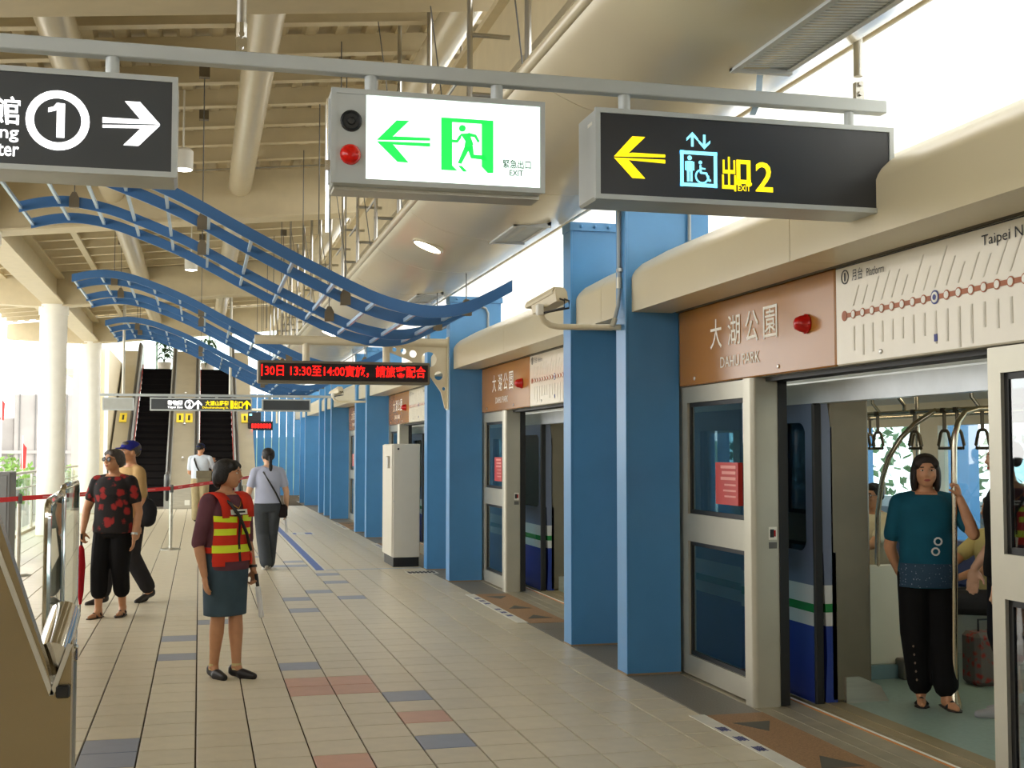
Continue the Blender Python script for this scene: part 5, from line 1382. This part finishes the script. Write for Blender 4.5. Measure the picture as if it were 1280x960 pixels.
def trousers(t, J, m, cuff=.92, r=(.062, .05, .042), name='trousers', waist=.60, inf=.012, voxel=.009):
    h, b, off = J['h'], J['b'], J['lift']
    P = [loftp(torso(J, .475, waist, inf))]
    for k in 'RL':
        hp, kn, an = J['hp' + k] + off, J['kn' + k], J['an' + k]
        end = kn.lerp(an, cuff)
        P += chain([hp, hp.lerp(kn, .5), kn], [r[0] * h * b, (r[0] + r[1]) / 2 * h * b, r[1] * h]) + [capsule(kn, end, r[1] * h, r[2] * h)]
    return blob(name, P, m, t, voxel, 4)
def skirt(t, J, m, z0, z1=.60, r0=(.105, .085), name='skirt', inf=.014, voxel=.009):
    h = J['h']
    s = torso(J, .53, z1, inf)
    s = [(J['T'](z0), r0[0] * h, r0[1] * h), (J['T'](z0 + .01), r0[0] * h, r0[1] * h), (J['T'](.46), .109 * h, .085 * h)] + s
    return blob(name, [loftp(s)], m, t, voxel, 3)
def shoes(t, J, m, kind='shoe', name='shoe'):
    for k in 'RL':
        heel, toe = J['heel' + k], J['toe' + k]; d = (toe - heel).normalized(); fl = V3(0, 0, 1)
        z = -.012
        a, c = heel + V3(0, 0, z), toe + V3(0, 0, z)
        if kind == 'shoe':
            blob(name, [capsule(heel + V3(0, 0, .012), toe, .037, .026), capsule(heel.lerp(toe, .55), toe + d * .035, .042, .026), ellip(heel + V3(0, 0, .03), (.036, .036, .03))], m, t, .007, 2)
        else:
            mb = MB(); s = Vector((d.y, -d.x, 0)).normalized()
            out = [heel - d * .035 - s * .025, heel - d * .035 + s * .025, heel.lerp(toe, .5) + s * .038, toe + s * .045, toe + d * .05 + s * .02, toe + d * .05 - s * .02, toe - s * .045, heel.lerp(toe, .5) - s * .038]
            zb = min(heel.z, toe.z) - .030
            mb.prism([(p.x, p.y) for p in out], 'z', zb, zb + .018)
            lmesh('sole', mb, m, t, False)
            blob('strap', [capsule(heel.lerp(toe, .62) + s * .036 + V3(0, 0, -.01), heel.lerp(toe, .72) + V3(0, 0, .028), .010, .010), capsule(heel.lerp(toe, .72) + V3(0, 0, .028), heel.lerp(toe, .62) - s * .036 + V3(0, 0, -.01), .010, .010)] + ([capsule(heel.lerp(toe, .2) + s * .034, heel.lerp(toe, .25) + V3(0, 0, .06), .01, .01), capsule(heel.lerp(toe, .25) + V3(0, 0, .06), heel.lerp(toe, .2) - s * .034, .01, .01)] if kind == 'sandal' else []), m, t, .006, 1)
def wrap(t, J, name, z0, z1, a0, a1, inf, m, tilt=0.0, th=.004, n=20):
    """band that follows the torso between angles a0..a1 (degrees, 90 = front)"""
    h = J['h']; secs = {}
    def ev(z, a):
        if 'TOP' in J and J['TOP'][0][0].z <= J['T'](z).z:
            zz_ = J['T'](z).z; S = J['TOP']; s = S[-1]
            for A_, B_ in zip(S[:-1], S[1:]):
                if A_[0].z <= zz_ <= B_[0].z:
                    q = (zz_ - A_[0].z) / (B_[0].z - A_[0].z); s = (J['T'](z), A_[1] + (B_[1] - A_[1]) * q, A_[2] + (B_[2] - A_[2]) * q); break
            s = (s[0], s[1] + inf - .022, s[2] + inf - .022)
        else: s = torso(J, z, z + .001, inf)[0]
        ca, sa = math.cos(a), math.sin(a); rx = max(s[1], .0)
        e = 2 / 2.3
        return s[0] + V3(rx * math.copysign(abs(ca) ** e, ca), s[2] * math.copysign(abs(sa) ** e, sa), 0)
    nz = max(1, int(round((z1 - z0) / .022)))
    vs_ = []
    for k in range(n + 1):
        a = math.radians(a0 + (a1 - a0) * k / n); sh = tilt * (k / n - .5)
        for q in range(nz + 1):
            zz = z0 + (z1 - z0) * q / nz + sh
            p = ev(zz, a); c = p - J['T'](zz); c.z = 0; vs_ += [p, p + c.normalized() * th]
    fs_ = []; W_ = 2 * (nz + 1)
    for k in range(n):
        for q in range(nz):
            i = k * W_ + 2 * q; j = i + W_
            fs_ += [(i + 1, j + 1, j + 3, i + 3), (i, i + 2, j + 2, j)]
        i = k * W_; j = i + W_; e = 2 * nz
        fs_ += [(i, j, j + 1, i + 1), (i + e, i + e + 1, j + e + 1, j + e)]
    for q in range(nz):
        i = 2 * q; fs_.append((i, i + 1, i + 3, i + 2)); i += n * W_; fs_.append((i, i + 2, i + 3, i + 1))
    return lmesh(name, MB().add(vs_, fs_), m, t)
def worldpt(t, p): return t.matrix_basis @ Vector(p)
def capm(t, J, m, brim=True):
    HM = J['HM']
    blob('cap', [xf(ellip((0, -.06, .22), (.40, .48, .32)), HM), xf(ellip((0, -.10, .12), (.395, .47, .2)), HM)] + ([xf(ellip((0, .46, .16), (.27, .26, .035)), HM)] if brim else []), m, t, .008, 2)
def glasses(t, J, m):
    HM = J['HM']
    for s in (-1, 1):
        P = [HM @ V3(s * .15 + .115 * math.cos(2 * PI * k / 14), .425, .02 + .085 * math.sin(2 * PI * k / 14)) for k in range(14)]
        lmesh('glasses_rim', MB().tube(P, .0025, 6, closed=True), m, t)
        lmesh('glasses_arm', MB().tube([HM @ V3(s * .265, .42, .04), HM @ V3(s * .36, .05, .04)], .0022, 6), m, t)
    lmesh('glasses_bridge', MB().tube([HM @ V3(-.04, .43, .03), HM @ V3(.04, .43, .03)], .0022, 6), m, t)

SK1 = skin('skin_tan', (196, 142, 104)); SK2 = skin('skin_warm', (204, 148, 110)); SK3 = skin('skin_pale', (214, 168, 136))
# --- woman in the reflective vest
t, J = person('woman in an orange reflective vest and denim skirt holding a white baton', (.19, 9.1, 0), math.radians(-140), 1.535, SK1,
              dict(ftR=(.25, 1, 0), ftL=(-.1, 1, 0), anR=(.055, -.05, .074), knR=(.06, -.005, .44), anL=(-.05, .07, .074), knL=(-.06, .04, .44),
                   elR=(.225, -.03, .955), wrR=(.215, .03, .73), hdR=(-.05, .15, -1), elL=(-.215, -.02, .955), wrL=(-.205, .06, .745), hdL=(.05, .25, -1), cuL=.9, cuR=.3),
              head=(32, 0), voxel=.006, build=1.08, hair='bob')
top(t, J, cloth('plum_shirt', (104, 66, 76)), hem=.47, sleeve=1.12, inf=.012, armr=1.05)
skirt(t, J, cloth('denim', (64, 82, 94), .2), .285, .58, (.102, .082))
VEST = cloth('vest_orange', (214, 58, 40), .06)
# vest: front and back panels that follow the torso, with shoulder straps
wrap(t, J, 'vest_front', .535 * 1, .74, 22, 158, .030, VEST, th=.006, n=28)
wrap(t, J, 'vest_back', .535, .74, 202, 338, .030, VEST, th=.006, n=28)
REF = mat('reflective_yellow', (226, 240, 30), 0.4)
h = J['h']
for s in (1, -1):
    P = []
    for a in range(9):
        q = a / 8 * PI
        P.append(J['T'](.735 + .116 * math.sin(q) ** .8, s * (.062 + .008 * math.sin(q)) * h, (.068 * h + .032) * math.cos(q)))
    mb = MB(); vs_ = []
    for p in P:
        vs_ += [p + V3(-.045, 0, 0), p + V3(.05, 0, 0)]
    mb.add(vs_, [(2 * i, 2 * i + 1, 2 * i + 3, 2 * i + 2) for i in range(len(P) - 1)])
    o = lmesh('vest_strap', mb, VEST, t); o.modifiers.new('thick', 'SOLIDIFY').thickness = .008
for a0, a1 in ((24, 84), (96, 156)):
    wrap(t, J, 'reflective_strip', .715, .742, a0, a1, .037, REF, tilt=-.006, th=.003)
    wrap(t, J, 'reflective_strip', .655, .685, a0, a1, .037, REF, th=.003)
wrap(t, J, 'reflective_strip', .575, .610, 20, 160, .037, REF, th=.003, n=30)
wrap(t, J, 'reflective_strip', .575, .610, 205, 335, .037, REF, th=.003, n=30)
wrap(t, J, 'vest_zip', .535, .74, 88, 92, .038, BLACK, th=.002, n=3)
for s in (1, -1):
    wrap(t, J, 'side_tab', .575, .60, (160 if s > 0 else -20), (202 if s > 0 else 22), .032, VEST, th=.004, n=10)
for a in (40, 140): wrap(t, J, 'vest_pocket', .515, .565, a - 16, a + 16, .036, VEST, th=.006, n=8)
wrap(t, J, 'name_badge', .748, .772, 70, 110, .038, WHITE, th=.003, n=8)
wrap(t, J, 'badge_print', .756, .764, 78, 102, .0425, INK, th=.001, n=8)
lmesh('necklace', MB().tube([J['T'](.845, .042 * h, .0), J['T'](.825, .05 * h, .045 * h), J['T'](.79, .02 * h, .075 * h), J['T'](.775, 0, .085 * h), J['T'](.79, -.02 * h, .075 * h), J['T'](.825, -.05 * h, .045 * h), J['T'](.845, -.042 * h, .0)], .003, 6), mat('gold', (200, 150, 60), 0.3, 0.8), t)
st = [J['T'](.83, .055 * h, .02 * h), J['T'](.80, .05 * h, .085 * h), J['T'](.74, .02 * h, .115 * h), J['T'](.66, -.03 * h, .108 * h), J['T'](.58, -.085 * h, .075 * h)]
lmesh('shoulder_strap', MB().tube(st, .012, 8), BLACK, t)
shoes(t, J, mat('shoe_black', (26, 22, 24), 0.5), 'shoe')
for k in 'RL':
    lmesh('sock', MB().tube([J['an' + k] + V3(0, 0, .025), J['an' + k] - V3(0, 0, .02)], .0345, 14), cloth('sock_cream', (206, 190, 140)), t)
lmesh('wrist_watch', MB().tube([J['wrL'] + V3(0, -.005, .03), J['wrL'] + V3(0, -.002, .012)], .031, 14), mat('watch_dark', (60, 50, 44), 0.4), t)
bt = thing('baton', 'white baton with black handle held by the woman in the vest', 'baton', worldpt(t, J['wrL'] + V3(.0, .05, -.3)))
hp_ = worldpt(t, J['wrL'] + V3(.005, .045, -.065)); dv = Vector((.13, -.03, -.99)).normalized()
obj('handle', MB().tube([hp_ - dv * .035, hp_ + dv * .06], .013, 10), BLACK, bt, True)
obj('tube', MB().tube([hp_ + dv * .055, hp_ + dv * .27, hp_ + dv * .28], [.019, .019, .012], 12), mat('baton_white', (240, 242, 244), 0.4), bt, True)

# --- woman in the floral top
FLO = vcmat('floral_cloth', ((158, 36, 34), (24, 18, 20), .30, .46), .85, 11)
t, J = person('woman in a black floral top and black capris with dark glasses', (-.80, 12.65, 0), math.radians(158), 1.61, SK1,
              dict(ftR=(.1, 1, 0), ftL=(-.15, 1, 0), anR=(.09, .10, .077), knR=(.09, .09, .46), anL=(-.08, -.06, .085), knL=(-.09, .03, .47),
                   elR=(.26, .03, 1.03), wrR=(.23, .16, .83), elL=(-.245, -.03, 1.0), wrL=(-.235, .05, .775), cuR=.8), head=(-22, 4), build=1.12, hair='short', hairm=HAIRG, voxel=.007)
top(t, J, FLO, hem=.50, sleeve=.55, inf=.016, armr=1.12, name='blouse')
trousers(t, J, cloth('black_capri', (20, 19, 21)), cuff=.55, r=(.06, .054, .05))
glasses(t, J, BLACK)
for s in (-1, 1): lmesh('lens', MB().add(*xf(ellip((s * .15, .42, .02), (.11, .012, .08), None, 12, 6), J['HM'])), mat('lens_dark', (30, 24, 22), 0.1), t)
shoes(t, J, mat('sandal_brown', (52, 34, 26), 0.5), 'sandal')
lmesh('wrist_watch', MB().tube([J['wrL'] + V3(0, -.008, .035), J['wrL'] + V3(0, -.004, .015)], .033, 14), STEEL, t)
um = thing('umbrella', 'closed red umbrella hanging from the floral-top woman hand', 'umbrella', worldpt(t, J['wrR'] + V3(0, .04, -.7)))
u0 = worldpt(t, J['wrR'] + V3(.0, .03, -.075))
obj('canopy', MB().lathe([(.012, -.62), (.03, -.5), (.042, -.25), (.03, -.1), (.014, -.06)], u0, 12), cloth('umbrella_red', (168, 24, 36)), um, True)
obj('tip', MB().lathe([(.004, -.73), (.006, -.62)], u0, 8), BLACK, um)
obj('handle', MB().tube([u0 + V3(0, 0, -.07), u0 + V3(0, 0, .05)], .011, 8), BLACK, um, True)

# --- man in the blue cap
t, J = person('man in a blue cap and tan shirt behind the floral-top woman', (-.70, 13.75, 0), math.radians(118), 1.70, SK1,
              dict(anR=(.07, .26, .09), knR=(.08, .2, .5), anL=(-.06, -.2, .12), knL=(-.07, .02, .5), ftR=(.1, 1, -.1), ftL=(-.1, 1, -.3)), head=(0, 0), female=False, hair='crop', hairm=HAIRG, voxel=.009)
top(t, J, cloth('tan_shirt', (188, 154, 104)), hem=.49, sleeve=.75, inf=.02, armr=1.14)
trousers(t, J, cloth('dark_trousers', (44, 42, 44)), cuff=.88, r=(.068, .056, .048))
capm(t, J, cloth('cap_blue', (36, 40, 122)))
shoes(t, J, mat('shoe_dark', (36, 30, 26), 0.5), 'shoe')
bg_ = thing('shoulder_bag', 'dark bag hanging at the side of the man in the blue cap', 'bag', (-.52, 13.55, .78))
o = blob('bag_body', [ellip((0, 0, 0), (.10, .08, .14)), ellip((0, 0, -.07), (.09, .075, .09))], cloth('bag_dark', (40, 40, 44)), bg_, .01, 2); o.location = (0, 0, .18)
obj('strap', MB().tube([(-.52, 13.55, 1.06), (-.54, 13.56, 1.25), (-.60, 13.65, 1.42)], .012, 8), BLACK, bg_, True)

# --- woman walking away
t, J = person('woman with a black ponytail and grey-blue blouse walking away from the viewer', (.90, 17.1, 0), math.radians(6), 1.63, SK3,
              dict(anR=(.04, .09, .078), knR=(.07, .09, .46), anL=(-.03, -.10, .10), knL=(-.06, .05, .465), ftL=(-.05, 1, -.2), elR=(.25, -.02, 1.04), wrR=(.26, .05, .80), elL=(-.26, -.04, 1.03), wrL=(-.29, .02, .80)), head=(8, 0), hair='pony', voxel=.008)
top(t, J, cloth('blouse_greyblue', (176, 182, 204), .04), hem=.545, sleeve=.62, inf=.02, armr=1.16, name='blouse')
trousers(t, J, cloth('slate_trousers', (66, 70, 74)), cuff=.98, r=(.064, .052, .05))
shoes(t, J, mat('shoe_white_black', (190, 188, 182), 0.5), 'shoe')
bg_ = thing('shoulder_bag', 'small black bag with strap on the walking-away woman hip', 'bag', (1.14, 17.12, .78))
hb = worldpt(t, V3(.20, .02, .80))
obj('bag_body', MB().bbox(hb.x - .06, hb.x + .07, hb.y - .09, hb.y + .09, hb.z - .11, hb.z + .07, .03), cloth('bag_black', (34, 26, 26)), bg_)
W = [worldpt(t, J['T'](z, x_ * J['h'], y_ * J['h'])) for z, x_, y_ in ((.825, -.055, -.02), (.80, -.045, -.062), (.72, .0, -.088), (.63, .055, -.082), (.55, .10, -.05), (.52, .115, .0))]
obj('strap', MB().tube(W, .011, 8), BLACK, bg_, True)
bt = thing('baton', 'small white baton in the hand of the walking-away woman', 'baton', worldpt(t, J['wrR'] + V3(.0, .03, -.3)))
hp_ = worldpt(t, J['wrR'] + V3(.0, .03, -.08))
obj('handle', MB().tube([hp_ + V3(0, 0, .04), hp_ + V3(0, 0, -.05)], .012, 10), BLACK, bt, True)
obj('tube', MB().tube([hp_ + V3(0, 0, -.045), hp_ + V3(.01, 0, -.24)], .017, 10), MATS['baton_white'], bt, True)

# --- man with phone at the escalator
t, J = person('man in a navy cap and white shirt looking at a phone near the escalator', (.02, 28.9, 0), math.radians(-14), 1.76, SK2,
              dict(elR=(.28, .12, 1.15), wrR=(.20, .34, 1.33), hdR=(.0, .5, .8), hnR=(-.2, .4, -.6), cuR=.8, elL=(-.25, .03, 1.1), wrL=(-.17, .24, 1.05)), head=(-20, -10), female=False, hair='crop', voxel=.011, face=False)
top(t, J, cloth('white_shirt', (214, 222, 232), .04), hem=.55, sleeve=.7, inf=.022, armr=1.16)
trousers(t, J, cloth('khaki', (168, 152, 116)), cuff=.98, r=(.066, .054, .05))
capm(t, J, cloth('cap_navy', (34, 44, 84)))
shoes(t, J, MATS['shoe_dark'], 'shoe')
bg_ = thing('shoulder_bag', 'khaki satchel on the back of the man with the phone', 'bag', worldpt(t, V3(.14, -.18, .9)))
hb = worldpt(t, V3(.13, -.2, 1.0))
obj('bag_body', MB().bbox(hb.x - .16, hb.x + .17, hb.y - .05, hb.y + .05, hb.z - .14, hb.z + .14, .03), cloth('satchel', (128, 120, 98)), bg_)
obj('flap', MB().bbox(hb.x - .165, hb.x + .175, hb.y - .065, hb.y - .045, hb.z - .02, hb.z + .145, .008), cloth('satchel_flap', (118, 110, 90)), bg_)
W = [worldpt(t, J['T'](z, x_ * J['h'], y_ * J['h'])) for z, x_, y_ in ((.825, -.06, -.02), (.79, -.055, -.08), (.70, -.02, -.1), (.63, .02, -.1))]
obj('strap', MB().tube(W, .018, 8), BLACK, bg_, True)
hp_ = worldpt(t, J['wrR'] + V3(-.01, .09, .07))
ph = thing('phone', 'dark phone held up by the man near the escalator', 'phone', hp_)
obj('case', MB().bbox(hp_.x - .06, hp_.x + .06, hp_.y - .008, hp_.y + .008, hp_.z - .03, hp_.z + .03, .004), BLACK, ph)
obj('screen', MB().box(hp_.x - .05, hp_.x + .05, hp_.y - .010, hp_.y - .008, hp_.z - .024, hp_.z + .024), DARKGREY, ph)

# --- passengers
TEAL = cloth('teal_top', (24, 84, 104))
t, J = person('woman in a teal top and black trousers holding the train pole', (4.50, 7.06, 0), math.radians(156), 1.575, SK2,
              dict(elL=(-.26, .15, 1.08), wrL=(-.188, .118, 1.30), hdL=(.15, -.1, 1), hnL=(.92, -.36, 0), cuL=1.25, elR=(.22, -.06, .98), wrR=(.15, -.13, .80), anR=(.05, .0, .075), anL=(-.09, .10, .075), ftR=(.1, 1, 0), ftL=(-.25, 1, 0)), head=(-2, -2), build=1.0, hair='long', hairm=HAIRB, voxel=.007)
top(t, J, TEAL, hem=.465, sleeve=.72, inf=.02, armr=1.1, flare=.012)
trousers(t, J, cloth('black_wide_trousers', (17, 16, 17)), cuff=.85, r=(.066, .058, .05))
wrap(t, J, 'printed_band', .47, .565, 25, 155, .036, vcmat('band_print', ((150, 160, 180), (34, 62, 84), .10, .22), .8, 60), th=.003, n=24)
for x_, z_ in ((-.03, .655), (-.02, .615)):
    c_ = J['T'](z_, x_ * J['h'], .077 * J['h'] + .030)
    lmesh('flower_print', MB().tube([c_ + V3(.022 * math.cos(k * PI / 5), 0, .022 * math.sin(k * PI / 5)) for k in range(10)], .006, 6, closed=True), mat('flower_white', (206, 206, 206), 0.6), t)
for k in range(5): lmesh('button', MB().add(*ellip(J['knR'].lerp(J['anR'], .2 + k * .14) + V3(.03, .10, 0), (.006, .006, .008), None, 8, 5)), mat('button_tan', (120, 100, 80), 0.4), t)
shoes(t, J, mat('flipflop', (28, 26, 28), 0.5), 'flip')

t, J = person('seated man with glasses, white shirt and tie inside the train', (5.72, 10.1, 0), math.radians(100), 1.70, SK1,
              dict(lift=(0, -.22, -.40), knR=(.10, .30, .50), anR=(.10, .28, .082), knL=(-.10, .30, .50), anL=(-.10, .30, .082), elR=(.23, .0, .77), wrR=(.12, .22, .68), elL=(-.23, .0, .77), wrL=(-.10, .22, .72), hdR=(-.3, 1, .2), hdL=(.3, 1, .3)), head=(14, 0), female=False, hair='crop', voxel=.008)
top(t, J, cloth('shirt_ivory', (222, 212, 180), .04), hem=.50, sleeve=.65, inf=.02, armr=1.16)
trousers(t, J, cloth('grey_trousers', (150, 144, 128)), cuff=.9, r=(.062, .055, .048))
hw = J['T'](.80, 0, .066 * 1.7 + .02); hw2 = J['T'](.60, .01, .075 * 1.7 + .035)
lmesh('tie', MB().add([hw + V3(-.015, 0, 0), hw + V3(.015, 0, 0), hw2 + V3(.035, .01, 0), hw2 + V3(-.035, .01, 0), hw + V3(-.015, .012, 0), hw + V3(.015, .012, 0), hw2 + V3(.035, .02, 0), hw2 + V3(-.035, .02, 0)], [(0, 1, 2, 3), (4, 5, 6, 7), (0, 1, 5, 4), (1, 2, 6, 5), (2, 3, 7, 6), (3, 0, 4, 7)]), cloth('tie_brown', (92, 76, 62)), t)
glasses(t, J, DARKGREY)
shoes(t, J, MATS['shoe_dark'], 'shoe')

t, J = person('seated passenger in a pale yellow shirt behind the pole in the train', (5.62, 8.22, 0), math.radians(90), 1.64, SK2,
              dict(lift=(0, -.22, -.38), knR=(.10, .30, .49), anR=(.10, .28, .08), knL=(-.10, .30, .49), anL=(-.10, .30, .08), elR=(.23, .0, .75), wrR=(.10, .2, .66), elL=(-.23, .0, .75), wrL=(-.10, .2, .66), hdR=(-.3, 1, 0), hdL=(.3, 1, 0)), head=(-10, 0), female=False, hair='crop', voxel=.01)
top(t, J, cloth('shirt_yellow', (214, 200, 140), .04), hem=.50, sleeve=.65, inf=.02, armr=1.16)
trousers(t, J, cloth('dark_trousers', (0, 0, 0)), cuff=.9, r=(.062, .055, .048))
shoes(t, J, MATS['shoe_dark'], 'shoe')

t, J = person('passenger in a black T-shirt and black shorts with grey trainers in the train', (4.78, 6.62, 0), math.radians(66), 1.66, SK3,
              dict(elL=(-.24, .04, 1.04), wrL=(-.20, .10, .84), elR=(.24, .02, 1.04), wrR=(.22, .16, .86), anL=(-.06, .05, .079), anR=(.06, -.05, .079)), head=(0, 0), female=False, hair='crop', voxel=.009)
top(t, J, cloth('black_tee', (18, 18, 20)), hem=.50, sleeve=.7, inf=.02, armr=1.16)
trousers(t, J, cloth('black_shorts', (22, 24, 30)), cuff=.22, r=(.068, .062, .055), name='shorts')
shoes(t, J, mat('trainer_grey', (150, 150, 152), 0.5), 'shoe', 'trainer')
for k in 'RL': lmesh('sock', MB().tube([J['an' + k] + V3(0, 0, .05), J['an' + k] - V3(0, 0, .02)], .039, 14), cloth('sock_white', (214, 214, 210)), t)
bg_ = thing('shopping_bag', 'red plaid bag on the train floor between the passengers', 'bag', (5.25, 7.55, 0))
obj('bag_body', MB().bbox(5.12, 5.4, 7.45, 7.65, .0, .36, .03), vcmat('plaid', ((140, 40, 36), (96, 90, 84), .2, .5), .8, 22), bg_)
obj('handle', MB().tube([(5.2, 7.55, .34), (5.2, 7.55, .44), (5.32, 7.55, .44), (5.32, 7.55, .34)], .008, 8), BLACK, bg_)
